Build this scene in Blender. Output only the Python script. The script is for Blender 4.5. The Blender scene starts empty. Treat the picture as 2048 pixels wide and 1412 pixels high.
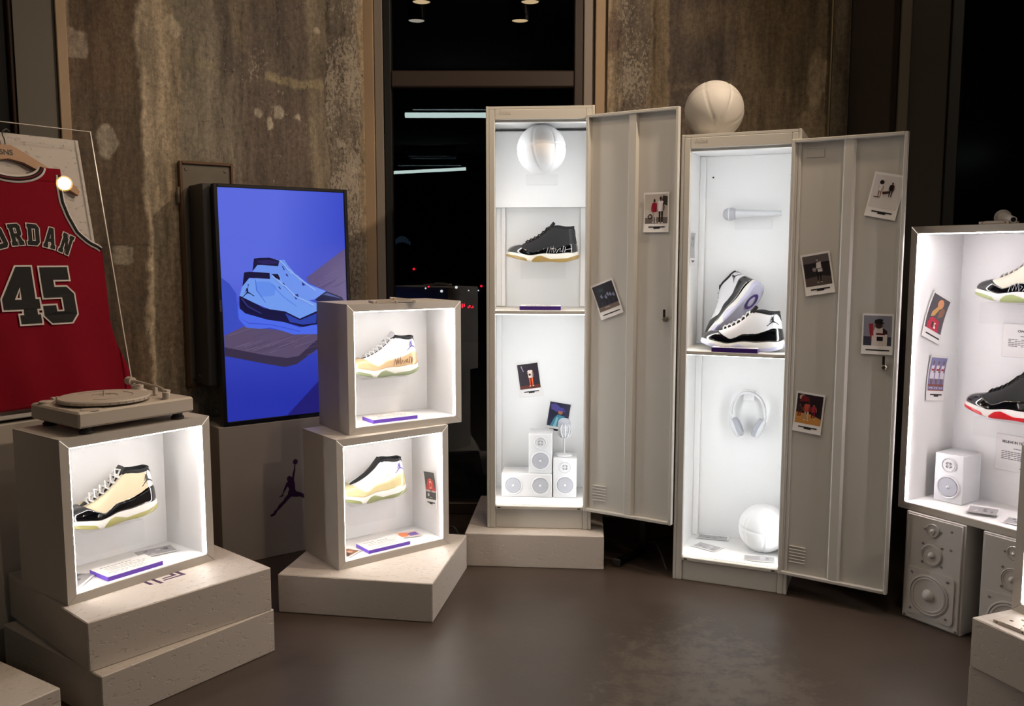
import bpy, math, random
import numpy as np
from mathutils import Vector, Matrix
from mathutils.geometry import tessellate_polygon
R = math.radians
rnd = random.Random(7)
scene = bpy.context.scene
COL = scene.collection

# ------------------------------------------------------------------ camera, world, exposure
cam_d = bpy.data.cameras.new('camera')
cam = bpy.data.objects.new('camera', cam_d)
COL.objects.link(cam)
cam.location = (0, 0, 1.3221)
cam.rotation_euler = (R(90) - .1085, 0, 0)
cam_d.sensor_width = 36
cam_d.lens = 36 * 1753.8 / 2048
cam_d.clip_start = .05
scene.camera = cam

w = bpy.data.worlds.new('night')
scene.world = w
w.use_nodes = True
w.node_tree.nodes['Background'].inputs[0].default_value = (.55, .6, 1, 1)
w.node_tree.nodes['Background'].inputs[1].default_value = .003

vs = scene.view_settings
vs.view_transform = 'Standard'
vs.look = 'None'
vs.exposure = 0
vs.gamma = 1
vs.use_curve_mapping = False
scene.cycles.use_denoising = True
scene.cycles.sample_clamp_indirect = 6
scene.cycles.max_bounces = 7
scene.cycles.use_light_tree = False
scene.cycles.adaptive_threshold = .03

LAMP_POWER = 60.0
WARM = (1, .79, .59)
LED_BOX = 44.0
LED_LOCKER = 20.0
LED_CASE = 50.0


# ------------------------------------------------------------------ colours and materials
def lin(c):
    o = []
    for x in c[:3]:
        x = x / 255
        o.append(x / 12.92 if x <= .04045 else ((x + .055) / 1.055) ** 2.4)
    return (o[0], o[1], o[2], 1)


def mat(name, col, rough=.5, metal=0, bump=None, coat=0, vary=0, spec=.5, emit=None, sheen=0, trans=0, vscale=3):
    """col in sRGB 0-255; bump=(scale, strength, distance)"""
    m = bpy.data.materials.new(name)
    m.use_nodes = True
    nt = m.node_tree
    b = nt.nodes['Principled BSDF']
    b.inputs['Base Color'].default_value = lin(col)
    b.inputs['Roughness'].default_value = rough
    b.inputs['Metallic'].default_value = metal
    b.inputs['Specular IOR Level'].default_value = spec
    b.inputs['Coat Weight'].default_value = coat
    b.inputs['Coat Roughness'].default_value = .05
    b.inputs['Sheen Weight'].default_value = sheen
    if trans:
        b.inputs['Subsurface Weight'].default_value = trans
        b.inputs['Subsurface Radius'].default_value = (.01, .01, .006)
    if emit:
        b.inputs['Emission Color'].default_value = lin(emit[0])
        b.inputs['Emission Strength'].default_value = emit[1]
    tc = nt.nodes.new('ShaderNodeTexCoord')
    if vary:
        n = nt.nodes.new('ShaderNodeTexNoise')
        n.inputs['Scale'].default_value = vscale
        n.inputs['Detail'].default_value = 6
        nt.links.new(tc.outputs['Object'], n.inputs['Vector'])
        mx = nt.nodes.new('ShaderNodeMix')
        mx.data_type = 'RGBA'
        mx.inputs[6].default_value = [c * (1 - vary) for c in lin(col)[:3]] + [1]
        mx.inputs[7].default_value = [min(1, c * (1 + vary)) for c in lin(col)[:3]] + [1]
        nt.links.new(n.outputs['Fac'], mx.inputs[0])
        nt.links.new(mx.outputs[2], b.inputs['Base Color'])
    if bump:
        n2 = nt.nodes.new('ShaderNodeTexNoise')
        n2.inputs['Scale'].default_value = bump[0]
        n2.inputs['Detail'].default_value = 5
        nt.links.new(tc.outputs['Object'], n2.inputs['Vector'])
        bp = nt.nodes.new('ShaderNodeBump')
        bp.inputs['Strength'].default_value = bump[1]
        bp.inputs['Distance'].default_value = bump[2]
        nt.links.new(n2.outputs['Fac'], bp.inputs['Height'])
        nt.links.new(bp.outputs['Normal'], b.inputs['Normal'])
    return m


def emat(name, col, strength):
    m = bpy.data.materials.new(name)
    m.use_nodes = True
    nt = m.node_tree
    nt.nodes.clear()
    o = nt.nodes.new('ShaderNodeOutputMaterial')
    e = nt.nodes.new('ShaderNodeEmission')
    e.inputs[0].default_value = lin(col)
    e.inputs[1].default_value = strength
    nt.links.new(e.outputs[0], o.inputs[0])
    return m


def glass_mat(name, tint=(250, 252, 250), gain=1.0):
    """thin pane: clear with mirror reflections that follow Fresnel on its outer faces"""
    m = bpy.data.materials.new(name)
    m.use_nodes = True
    nt = m.node_tree
    nt.nodes.clear()
    o = nt.nodes.new('ShaderNodeOutputMaterial')
    t = nt.nodes.new('ShaderNodeBsdfTransparent')
    t.inputs[0].default_value = lin(tint)
    g = nt.nodes.new('ShaderNodeBsdfGlossy')
    g.inputs['Roughness'].default_value = 0
    f = nt.nodes.new('ShaderNodeFresnel')
    f.inputs[0].default_value = 1.5
    ge = nt.nodes.new('ShaderNodeNewGeometry')
    sub = nt.nodes.new('ShaderNodeMath')
    sub.operation = 'SUBTRACT'
    sub.inputs[0].default_value = 1
    nt.links.new(ge.outputs['Backfacing'], sub.inputs[1])
    mu = nt.nodes.new('ShaderNodeMath')
    mu.operation = 'MULTIPLY'
    nt.links.new(f.outputs[0], mu.inputs[0])
    nt.links.new(sub.outputs[0], mu.inputs[1])
    mu2 = nt.nodes.new('ShaderNodeMath')
    mu2.operation = 'MULTIPLY'
    mu2.inputs[1].default_value = gain
    nt.links.new(mu.outputs[0], mu2.inputs[0])
    mx = nt.nodes.new('ShaderNodeMixShader')
    nt.links.new(mu2.outputs[0], mx.inputs[0])
    nt.links.new(t.outputs[0], mx.inputs[1])
    nt.links.new(g.outputs[0], mx.inputs[2])
    nt.links.new(mx.outputs[0], o.inputs[0])
    return m


def print_mat(name, emission=0, rough=.35):
    m = bpy.data.materials.new(name)
    m.use_nodes = True
    nt = m.node_tree
    b = nt.nodes['Principled BSDF']
    a = nt.nodes.new('ShaderNodeAttribute')
    a.attribute_name = 'Col'
    b.inputs['Roughness'].default_value = rough
    if emission:
        b.inputs['Base Color'].default_value = (.01, .01, .012, 1)
        nt.links.new(a.outputs['Color'], b.inputs['Emission Color'])
        b.inputs['Emission Strength'].default_value = emission
    else:
        nt.links.new(a.outputs['Color'], b.inputs['Base Color'])
    return m


def concrete_mat(name):
    """raw concrete: painted-in old coats and stains (Col), pale flecks (Fleck), plus blotches, grain and relief"""
    m = bpy.data.materials.new(name)
    m.use_nodes = True
    nt = m.node_tree
    L = nt.links
    b = nt.nodes['Principled BSDF']
    b.inputs['Roughness'].default_value = .82
    tc = nt.nodes.new('ShaderNodeTexCoord')
    at = nt.nodes.new('ShaderNodeAttribute')
    at.attribute_name = 'Col'
    af = nt.nodes.new('ShaderNodeAttribute')
    af.attribute_name = 'Fleck'

    def noise(scale, detail=6, sc=(1, 1, 1), rough=.6):
        mp = nt.nodes.new('ShaderNodeMapping')
        mp.inputs['Scale'].default_value = sc
        L.new(tc.outputs['Object'], mp.inputs[0])
        n = nt.nodes.new('ShaderNodeTexNoise')
        n.inputs['Scale'].default_value = scale
        n.inputs['Detail'].default_value = detail
        n.inputs['Roughness'].default_value = rough
        L.new(mp.outputs[0], n.inputs['Vector'])
        return n.outputs['Fac']

    def ramp(src, p0, c0, p1, c1):
        r = nt.nodes.new('ShaderNodeValToRGB')
        r.color_ramp.elements[0].position = p0
        r.color_ramp.elements[0].color = (c0, c0, c0, 1)
        r.color_ramp.elements[1].position = p1
        r.color_ramp.elements[1].color = (c1, c1, c1 * .98, 1)
        L.new(src, r.inputs[0])
        return r.outputs[0]

    def mix(mode, fac, x, y):
        q = nt.nodes.new('ShaderNodeMix')
        q.data_type = 'RGBA'
        q.blend_type = mode
        for i, z in ((0, fac), (6, x), (7, y)):
            if hasattr(z, 'links'):
                L.new(z, q.inputs[i])
            else:
                q.inputs[i].default_value = z
        return q.outputs[2]

    def math_(op, x, y):
        q = nt.nodes.new('ShaderNodeMath')
        q.operation = op
        for i, z in enumerate((x, y)):
            if hasattr(z, 'links'):
                L.new(z, q.inputs[i])
            else:
                q.inputs[i].default_value = z
        return q.outputs[0]
    streak = noise(9, 8, (1.6, 1, .22), .7)
    grain = noise(55, 9, (1, 1, .8), .75)
    col = mix('MULTIPLY', .85, at.outputs['Color'], ramp(streak, .36, .42, .64, 1.3))
    col = mix('MULTIPLY', .8, col, ramp(grain, .32, .42, .66, 1.4))
    fl = noise(52, 10, (1.4, 1, .8), .8)
    fl2 = noise(4, 5)
    f = math_('ADD', math_('MULTIPLY', math_('SUBTRACT', fl, .5), 1.0), math_('MULTIPLY', math_('SUBTRACT', fl2, .5), .45))
    f = math_('ADD', f, math_('MULTIPLY', af.outputs['Fac'], .26))
    f = math_('MULTIPLY', math_('GREATER_THAN', f, .235), .5)
    col = mix('MIX', f, col, lin((206, 194, 176)))
    pit = noise(24, 10, (1.2, 1, .6), .8)
    p = math_('MULTIPLY', math_('LESS_THAN', math_('ADD', pit, math_('MULTIPLY', af.outputs['Fac'], -.05)), .375), .6)
    col = mix('MIX', p, col, lin((44, 36, 32)))
    L.new(col, b.inputs['Base Color'])
    h = math_('ADD', math_('MULTIPLY', grain, .3), math_('ADD', math_('MULTIPLY', streak, .5), math_('ADD', math_('MULTIPLY', f, .25), math_('MULTIPLY', p, -.35))))
    bp = nt.nodes.new('ShaderNodeBump')
    bp.inputs['Strength'].default_value = .7
    bp.inputs['Distance'].default_value = .014
    L.new(h, bp.inputs['Height'])
    L.new(bp.outputs[0], b.inputs['Normal'])
    return m


def osb_mat(name, col):
    """white painted chipboard: chips and dents show as relief"""
    m = mat(name, col, .55)
    nt = m.node_tree
    L = nt.links
    b = nt.nodes['Principled BSDF']
    tc = nt.nodes.new('ShaderNodeTexCoord')
    mp = nt.nodes.new('ShaderNodeMapping')
    mp.inputs['Rotation'].default_value = (.4, .7, .3)
    mp.inputs['Scale'].default_value = (1, 1.9, 1.6)
    L.new(tc.outputs['Object'], mp.inputs[0])
    n = nt.nodes.new('ShaderNodeTexNoise')
    n.inputs['Scale'].default_value = 44
    n.inputs['Detail'].default_value = 5
    n.inputs['Roughness'].default_value = .55
    n.inputs['Distortion'].default_value = .25
    L.new(mp.outputs[0], n.inputs['Vector'])
    cr = nt.nodes.new('ShaderNodeValToRGB')
    cr.color_ramp.elements[0].position = .35
    cr.color_ramp.elements[1].position = .40
    L.new(n.outputs['Fac'], cr.inputs[0])
    n2 = nt.nodes.new('ShaderNodeTexNoise')
    n2.inputs['Scale'].default_value = 6
    n2.inputs['Detail'].default_value = 8
    L.new(tc.outputs['Object'], n2.inputs['Vector'])
    ad = nt.nodes.new('ShaderNodeMath')
    ad.inputs[1].default_value = .35
    ad.operation = 'MULTIPLY_ADD'
    L.new(n2.outputs['Fac'], ad.inputs[0])
    L.new(cr.outputs[0], ad.inputs[2])
    bp = nt.nodes.new('ShaderNodeBump')
    bp.inputs['Strength'].default_value = .55
    bp.inputs['Distance'].default_value = .004
    L.new(ad.outputs[0], bp.inputs['Height'])
    L.new(bp.outputs[0], b.inputs['Normal'])
    return m


def floor_mat():
    m = mat('polished_concrete', (92, 76, 64), .4, spec=.4)
    nt = m.node_tree
    L = nt.links
    b = nt.nodes['Principled BSDF']
    tc = nt.nodes.new('ShaderNodeTexCoord')

    def noise(s, d, r=.6):
        n = nt.nodes.new('ShaderNodeTexNoise')
        n.inputs['Scale'].default_value = s
        n.inputs['Detail'].default_value = d
        n.inputs['Roughness'].default_value = r
        L.new(tc.outputs['Object'], n.inputs['Vector'])
        return n
    a = noise(1.3, 9, .65)
    cr = nt.nodes.new('ShaderNodeValToRGB')
    cr.color_ramp.elements[0].position = .32
    cr.color_ramp.elements[0].color = lin((56, 46, 39))
    cr.color_ramp.elements[1].position = .7
    cr.color_ramp.elements[1].color = lin((82, 70, 61))
    L.new(a.outputs['Fac'], cr.inputs[0])
    c = noise(5.5, 10, .72)
    st = nt.nodes.new('ShaderNodeValToRGB')
    st.color_ramp.elements[0].position = .69
    st.color_ramp.elements[1].position = .76
    L.new(c.outputs['Fac'], st.inputs[0])
    mx = nt.nodes.new('ShaderNodeMix')
    mx.data_type = 'RGBA'
    f = nt.nodes.new('ShaderNodeMath')
    f.operation = 'MULTIPLY'
    f.inputs[1].default_value = .5
    L.new(st.outputs[0], f.inputs[0])
    L.new(f.outputs[0], mx.inputs[0])
    L.new(cr.outputs[0], mx.inputs[6])
    mx.inputs[7].default_value = lin((104, 92, 79))
    # worn, scuffed patch mid-floor, with reflected locker light painted in as paler colour
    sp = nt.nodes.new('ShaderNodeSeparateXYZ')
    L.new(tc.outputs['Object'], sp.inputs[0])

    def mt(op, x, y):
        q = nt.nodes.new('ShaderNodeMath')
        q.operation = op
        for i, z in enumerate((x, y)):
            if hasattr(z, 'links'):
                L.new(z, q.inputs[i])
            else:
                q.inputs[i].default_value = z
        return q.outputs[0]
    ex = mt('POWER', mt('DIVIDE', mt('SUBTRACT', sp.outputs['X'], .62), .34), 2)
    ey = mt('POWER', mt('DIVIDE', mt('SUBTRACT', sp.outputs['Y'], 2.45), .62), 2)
    wear_sheen = mt('SUBTRACT', 1, mt('ADD', ex, ey))
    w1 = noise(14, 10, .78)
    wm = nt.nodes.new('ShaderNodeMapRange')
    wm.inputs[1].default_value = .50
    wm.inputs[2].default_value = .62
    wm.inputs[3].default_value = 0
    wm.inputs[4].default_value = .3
    L.new(mt('ADD', w1.outputs['Fac'], mt('MULTIPLY', mt('MAXIMUM', mt('MINIMUM', wear_sheen, .6), -1.0), .16)), wm.inputs[0])
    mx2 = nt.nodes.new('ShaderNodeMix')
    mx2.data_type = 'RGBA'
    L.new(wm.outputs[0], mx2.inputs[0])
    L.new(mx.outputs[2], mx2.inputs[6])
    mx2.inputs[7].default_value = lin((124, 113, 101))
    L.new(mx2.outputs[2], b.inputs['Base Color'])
    rr = nt.nodes.new('ShaderNodeMapRange')
    rr.inputs[3].default_value = .33
    rr.inputs[4].default_value = .55
    L.new(a.outputs['Fac'], rr.inputs[0])
    L.new(rr.outputs[0], b.inputs['Roughness'])
    bp = nt.nodes.new('ShaderNodeBump')
    bp.inputs['Strength'].default_value = .12
    bp.inputs['Distance'].default_value = .01
    L.new(c.outputs['Fac'], bp.inputs['Height'])
    L.new(bp.outputs[0], b.inputs['Normal'])
    return m


M = {}
M['box_paint'] = mat('grey_white_box_paint', (198, 191, 182), .45, bump=(60, .05, .002))
M['inner'] = mat('white_display_lining', (247, 247, 247), .6)
M['locker'] = mat('white_locker_enamel', (200, 197, 190), .38, bump=(9, .04, .004))
M['ball_white'] = mat('white_ball_paint', (224, 225, 227), .7, bump=(160, .1, .001))
M['plinth'] = osb_mat('white_chipboard', (204, 195, 186))
M['pedestal'] = mat('white_pedestal_paint', (180, 172, 163), .55, bump=(40, .08, .002), vary=.05)
M['white_prop'] = mat('matt_white_spray_paint', (192, 188, 183), .6, bump=(160, .06, .001))
M['white_prop_grey'] = mat('white_mesh_grille', (166, 168, 176), .6, bump=(500, .5, .001))
M['turntable'] = mat('cream_white_spray', (196, 184, 171), .55)
M['black_plastic'] = mat('black_plastic', (18, 18, 20), .35)
M['charcoal'] = mat('charcoal_panel', (62, 60, 60), .5)
M['dark_rubber'] = mat('dark_rubber', (45, 42, 42), .7)
M['steel'] = mat('brushed_steel', (150, 142, 130), .3, metal=1)
M['dark_steel'] = mat('dark_steel', (60, 56, 52), .35, metal=1)
M['wood'] = mat('hanger_wood', (176, 128, 84), .45, vary=.2, vscale=14)
M['brown_wood'] = mat('brown_frame_wood', (96, 66, 42), .5, vary=.25, vscale=9)
M['purple'] = mat('purple_acrylic', (108, 72, 190), .25)
M['deep_purple'] = mat('deep_purple_acrylic', (62, 34, 110), .3)
M['paper'] = mat('white_card', (240, 238, 236), .5)
M['ink'] = mat('black_ink', (24, 20, 22), .5)
M['grey_ink'] = mat('grey_ink', (120, 114, 116), .6)
M['logo_purple'] = mat('dark_purple_vinyl', (62, 30, 72), .5)
M['acrylic'] = glass_mat('clear_acrylic', (252, 252, 252))
M['bracket'] = glass_mat('frosted_clear_block', (254, 254, 254), .5)
M['acrylic_edge'] = mat('acrylic_edge', (206, 198, 186), .2)
M['window_glass'] = glass_mat('window_glass', (225, 230, 232), 1.8)
M['red'] = mat('red_mesh_fabric', (136, 0, 28), .8, bump=(420, .5, .001), vary=.12, vscale=6, spec=.2)
M['jersey_white'] = mat('white_twill', (232, 222, 216), .75, bump=(500, .3, .0008))
M['jersey_black'] = mat('black_twill', (13, 12, 13), .75, bump=(500, .3, .0008))
M['dark_groove'] = mat('record_groove', (150, 138, 126), .6)
M['board_panel'] = mat('mottled_grey_board', (112, 104, 92), .35, vary=.35, vscale=8)
M['print'] = print_mat('photo_print')
M['screen'] = print_mat('screen_picture', .92, .2)
M['led'] = emat('white_led_box', (255, 248, 243), LED_BOX)
M['led_locker'] = emat('white_led_locker', (250, 253, 255), LED_LOCKER)
M['led_low'] = emat('white_led_locker_sill', (255, 252, 238), 3.2)
M['prop_in'] = mat('white_prop_paint', (214, 215, 218), .6, bump=(160, .05, .001))
M['led_case'] = emat('white_led_case', (255, 246, 248), LED_CASE)
M['bulb'] = emat('warm_lamp_glow', (255, 222, 170), 9)
M['bulb_dim'] = emat('white_lamp_glow', (255, 244, 226), 5)
M['reflector'] = mat('gold_reflector', (240, 205, 120), .35, emit=((255, 205, 100), 13))  # bulb light falling on the reflector is put in as its own glow
M['tube'] = emat('cool_tube_glow', (222, 246, 240), 11)
M['window_frame'] = mat('brown_window_frame', (58, 44, 36), .45)
M['window_dark'] = mat('black_window_frame', (26, 23, 22), .5)
M['jamb_grey'] = mat('grey_jamb', (146, 136, 126), .5)
M['trim_tan'] = mat('tan_trim', (176, 150, 120), .6, bump=(18, .25, .006), vary=.14, vscale=5)
M['plaster_grey'] = mat('grey_plaster', (110, 104, 94), .8, bump=(12, .2, .004), vary=.08)
M['plaster_dark'] = mat('dark_grey_plaster', (72, 67, 62), .8, bump=(12, .2, .004), vary=.1)
M['ceiling'] = mat('dark_ceiling', (96, 90, 86), .9, bump=(6, .2, .01))
M['street'] = mat('dark_street', (14, 14, 16), .9)
M['cable'] = mat('grey_cable', (92, 86, 80), .5)
M['cable_black'] = mat('black_cable', (20, 19, 19), .5)
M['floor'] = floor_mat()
M['patch'] = mat('smooth_plaster_patch', (150, 138, 118), .8, bump=(25, .3, .004), vary=.1, vscale=12)
M['conduit'] = mat('old_conduit', (120, 108, 84), .4, metal=.6)


# ------------------------------------------------------------------ mesh builder
class MB:
    def __init__(s):
        s.v, s.f, s.c = [], [], []

    def quadgrid(s, P, close_u=False, close_v=False, flip=False):
        P = np.asarray(P, float)
        nu, nv = P.shape[:2]
        o = len(s.v)
        s.v += [tuple(p) for p in P.reshape(-1, 3)]
        for i in range(nu if close_u else nu - 1):
            for j in range(nv if close_v else nv - 1):
                a = o + i * nv + j
                b = o + ((i + 1) % nu) * nv + j
                c = o + ((i + 1) % nu) * nv + (j + 1) % nv
                d = o + i * nv + (j + 1) % nv
                s.f.append((a, d, c, b) if flip else (a, b, c, d))
        return s

    def box(s, x0, x1, y0, y1, z0, z1, b=0, T=None):
        X, Y, Z = sorted((x0, x1)), sorted((y0, y1)), sorted((z0, z1))
        b = min(b, .49 * min(X[1] - X[0], Y[1] - Y[0], Z[1] - Z[0]))
        o = len(s.v)
        if b <= 0:
            for z in Z:
                for y in Y:
                    for x in X:
                        s.v.append((x, y, z))
            s.f += [tuple(o + i for i in q) for q in ((0, 2, 3, 1), (4, 5, 7, 6), (0, 1, 5, 4), (2, 6, 7, 3), (0, 4, 6, 2), (1, 3, 7, 5))]
        else:
            idx = {}
            for i in (0, 1):
                for j in (0, 1):
                    for k in (0, 1):
                        c = [X[i], Y[j], Z[k]]
                        sg = [1 if q == 0 else -1 for q in (i, j, k)]
                        for ax in range(3):
                            p = [c[t] + (sg[t] * b if t != ax else 0) for t in range(3)]
                            idx[(i, j, k, ax)] = len(s.v)
                            s.v.append(tuple(p))

            def q(*k):
                s.f.append(tuple(idx[t] for t in k))
            for e in (0, 1):
                fl = (lambda L: L) if e else (lambda L: L[::-1])
                q(*fl([(e, 0, 0, 0), (e, 1, 0, 0), (e, 1, 1, 0), (e, 0, 1, 0)]))
                q(*fl([(0, e, 0, 1), (0, e, 1, 1), (1, e, 1, 1), (1, e, 0, 1)]))
                q(*fl([(0, 0, e, 2), (1, 0, e, 2), (1, 1, e, 2), (0, 1, e, 2)]))
            for i in (0, 1):
                for j in (0, 1):
                    L = [(i, j, 0, 0), (i, j, 1, 0), (i, j, 1, 1), (i, j, 0, 1)]
                    q(*(L if (i + j) % 2 == 0 else L[::-1]))
                    L = [(i, 0, j, 2), (i, 1, j, 2), (i, 1, j, 0), (i, 0, j, 0)]
                    q(*(L if (i + j) % 2 == 0 else L[::-1]))
                    L = [(0, i, j, 1), (1, i, j, 1), (1, i, j, 2), (0, i, j, 2)]
                    q(*(L if (i + j) % 2 == 0 else L[::-1]))
                    for k in (0, 1):
                        L = [(i, j, k, 0), (i, j, k, 1), (i, j, k, 2)]
                        q(*(L if (i + j + k) % 2 == 0 else L[::-1]))
        if T is not None:
            for n in range(o, len(s.v)):
                s.v[n] = tuple(T @ Vector(s.v[n]))
        return s

    def prism(s, pts, ax, a0, a1, bevel=0):
        """extrude 2D outline along axis ('x','y','z'); for 'y' points are (x,z)"""
        n = len(pts)
        o = len(s.v)
        for a in (a0, a1):
            for p, q in pts:
                s.v.append({'x': (a, p, q), 'y': (p, a, q), 'z': (p, q, a)}[ax])
        for i in range(n):
            j = (i + 1) % n
            s.f.append((o + i, o + j, o + n + j, o + n + i))
        tri = tessellate_polygon([[Vector((p, q, 0)) for p, q in pts]])
        for t in tri:
            s.f.append(tuple(o + i for i in t[::-1]))
            s.f.append(tuple(o + n + i for i in t))
        return s

    def tube(s, pts, r, n=8, cap=True, closed=False):
        pts = [Vector(p) for p in pts]
        rs = r if hasattr(r, '__len__') else [r] * len(pts)
        rows = []
        prev = None
        for i, p in enumerate(pts):
            if closed:
                t = pts[(i + 1) % len(pts)] - pts[i - 1]
            else:
                t = pts[min(i + 1, len(pts) - 1)] - pts[max(i - 1, 0)]
            t.normalize()
            if prev is None:
                a = Vector((0, 0, 1)) if abs(t.z) < .9 else Vector((1, 0, 0))
                prev = t.cross(a).normalized()
            else:
                prev = (prev - t * prev.dot(t))
                prev.normalize()
            bb = t.cross(prev)
            rows.append([p + (prev * math.cos(2 * math.pi * k / n) + bb * math.sin(2 * math.pi * k / n)) * rs[i] for k in range(n)])
        o = len(s.v)
        s.quadgrid([[tuple(q) for q in row] for row in rows], close_u=closed, close_v=True)
        if cap and not closed:
            s.f.append(tuple(range(o + n - 1, o - 1, -1)))
            e = len(s.v) - n
            s.f.append(tuple(range(e, e + n)))
        return s

    def lathe(s, prof, n=32, T=None, cap=True):
        """profile [(r,z)...] around z; T maps to place"""
        T = T or Matrix()
        rows = []
        o = len(s.v)
        for r, z in prof:
            rows.append([tuple(T @ Vector((r * math.cos(2 * math.pi * k / n), r * math.sin(2 * math.pi * k / n), z))) for k in range(n)])
        s.quadgrid(rows, close_v=True, flip=True)
        if cap and prof[0][0] > 1e-6:
            s.f.append(tuple(range(o + n - 1, o - 1, -1)))
        if cap and prof[-1][0] > 1e-6:
            e = len(s.v) - n
            s.f.append(tuple(range(e, e + n)))
        return s

    def build(s, name, m, parent=None, smooth=None, loc=None, rot=None):
        me = bpy.data.meshes.new(name)
        me.from_pydata(s.v, [], s.f)
        if s.c:
            at = me.color_attributes.new('Col', 'FLOAT_COLOR', 'POINT')
            at.data.foreach_set('color', np.array(s.c, float).ravel())
        me.materials.append(M[m] if isinstance(m, str) else m)
        if smooth is not None:
            me.polygons.foreach_set('use_smooth', [True] * len(me.polygons))
            me.set_sharp_from_angle(angle=R(smooth))
        me.update()
        o = bpy.data.objects.new(name, me)
        COL.objects.link(o)
        if parent:
            o.parent = parent
        if loc is not None:
            o.location = loc
        if rot is not None:
            o.rotation_euler = rot
        return o


def fixn(o):
    """make face normals consistent"""
    import bmesh
    bm = bmesh.new()
    bm.from_mesh(o.data)
    bmesh.ops.recalc_face_normals(bm, faces=bm.faces)
    bm.to_mesh(o.data)
    bm.free()
    return o


def BOX(name, m, parent, x0, x1, y0, y1, z0, z1, b=.002, label=None):
    o = MB().box(x0, x1, y0, y1, z0, z1, b).build(name, m, parent)
    if label:
        o['label'] = label
    return o


def tag(o, label, cat, group=None):
    o['label'] = label
    o['category'] = cat
    if group:
        o['group'] = group
    return o


def struct(o):
    o['kind'] = 'structure'
    return o


def thing(name, label, cat, loc=(0, 0, 0), rot=(0, 0, 0), group=None):
    o = bpy.data.objects.new(name, None)
    o.empty_display_size = .1
    COL.objects.link(o)
    o.location = loc
    o.rotation_euler = rot
    return tag(o, label, cat, group)


class Frame:
    """a placed box: u along its front, v into its depth, z up"""
    def __init__(s, x, y, deg, z=0):
        s.o = Vector((x, y, z))
        s.a = R(deg)
        s.u = Vector((math.cos(s.a), math.sin(s.a), 0))
        s.v = Vector((-math.sin(s.a), math.cos(s.a), 0))
        s.M = Matrix.Translation(s.o) @ Matrix.Rotation(s.a, 4, 'Z')

    def __call__(s, u, v, z):
        return s.o + s.u * u + s.v * v + Vector((0, 0, z))


F_BOX1 = Frame(-1.316, 2.503, 53.3, .294)
F_BOX3 = Frame(-.653, 3.202, 38.2, .147)
F_BOX2 = Frame(-.619, 3.283, 34.8, .647)
F_L1 = Frame(-.109, 3.736, -4.2, .147)
F_L2 = Frame(.665, 3.512, -23.4, 0)
F_TV = Frame(-1.073, 3.766, 36.9, 0)
F_CASE = Frame(1.435, 3.18, -58.6, .402)
F_SPK = Frame(1.444, 3.135, -57.8, 0)
F_LOW = Frame(1.467, 2.479, -68, .294)
F_PA = Frame(-1.202, 2.382, 48.6, .147)
F_PB = Frame(-1.158, 2.357, 53.4, 0)
F_PC = Frame(-1.559, 1.788, 58, 0)
F_PD = Frame(-.875, 3.165, -9.5, 0)
F_PE = Frame(-.203, 3.659, -4.6, 0)
F_PF = Frame(1.323, 2.425, -68, .147)
F_PG = Frame(1.325, 2.43, -62, 0)
F_JC = Frame(-1.316, 2.503, 53.8, 0)
F_WL = Frame(-1.244, 3.994, 36.9, 0)
F_WR = Frame(.464, 4.38, -20, 0)


# ------------------------------------------------------------------ flat print helper
def poly_area(p):
    return sum(p[i][0] * p[(i + 1) % len(p)][1] - p[(i + 1) % len(p)][0] * p[i][1] for i in range(len(p))) / 2


def poly_offset(p, d):
    if poly_area(p) < 0:
        p = p[::-1]
    out = []
    n = len(p)
    for i in range(n):
        a, b, c = Vector(p[i - 1]), Vector(p[i]), Vector(p[(i + 1) % n])
        e1, e2 = (b - a), (c - b)
        if e1.length < 1e-9 or e2.length < 1e-9:
            continue
        e1.normalize()
        e2.normalize()
        n1, n2 = Vector((e1.y, -e1.x)), Vector((e2.y, -e2.x))
        m = n1 + n2
        if m.length < .3:
            m = n1
        m.normalize()
        k = d / max(.45, m.dot(n1))
        out.append((b.x + m.x * k, b.y + m.y * k))
    return out


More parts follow.
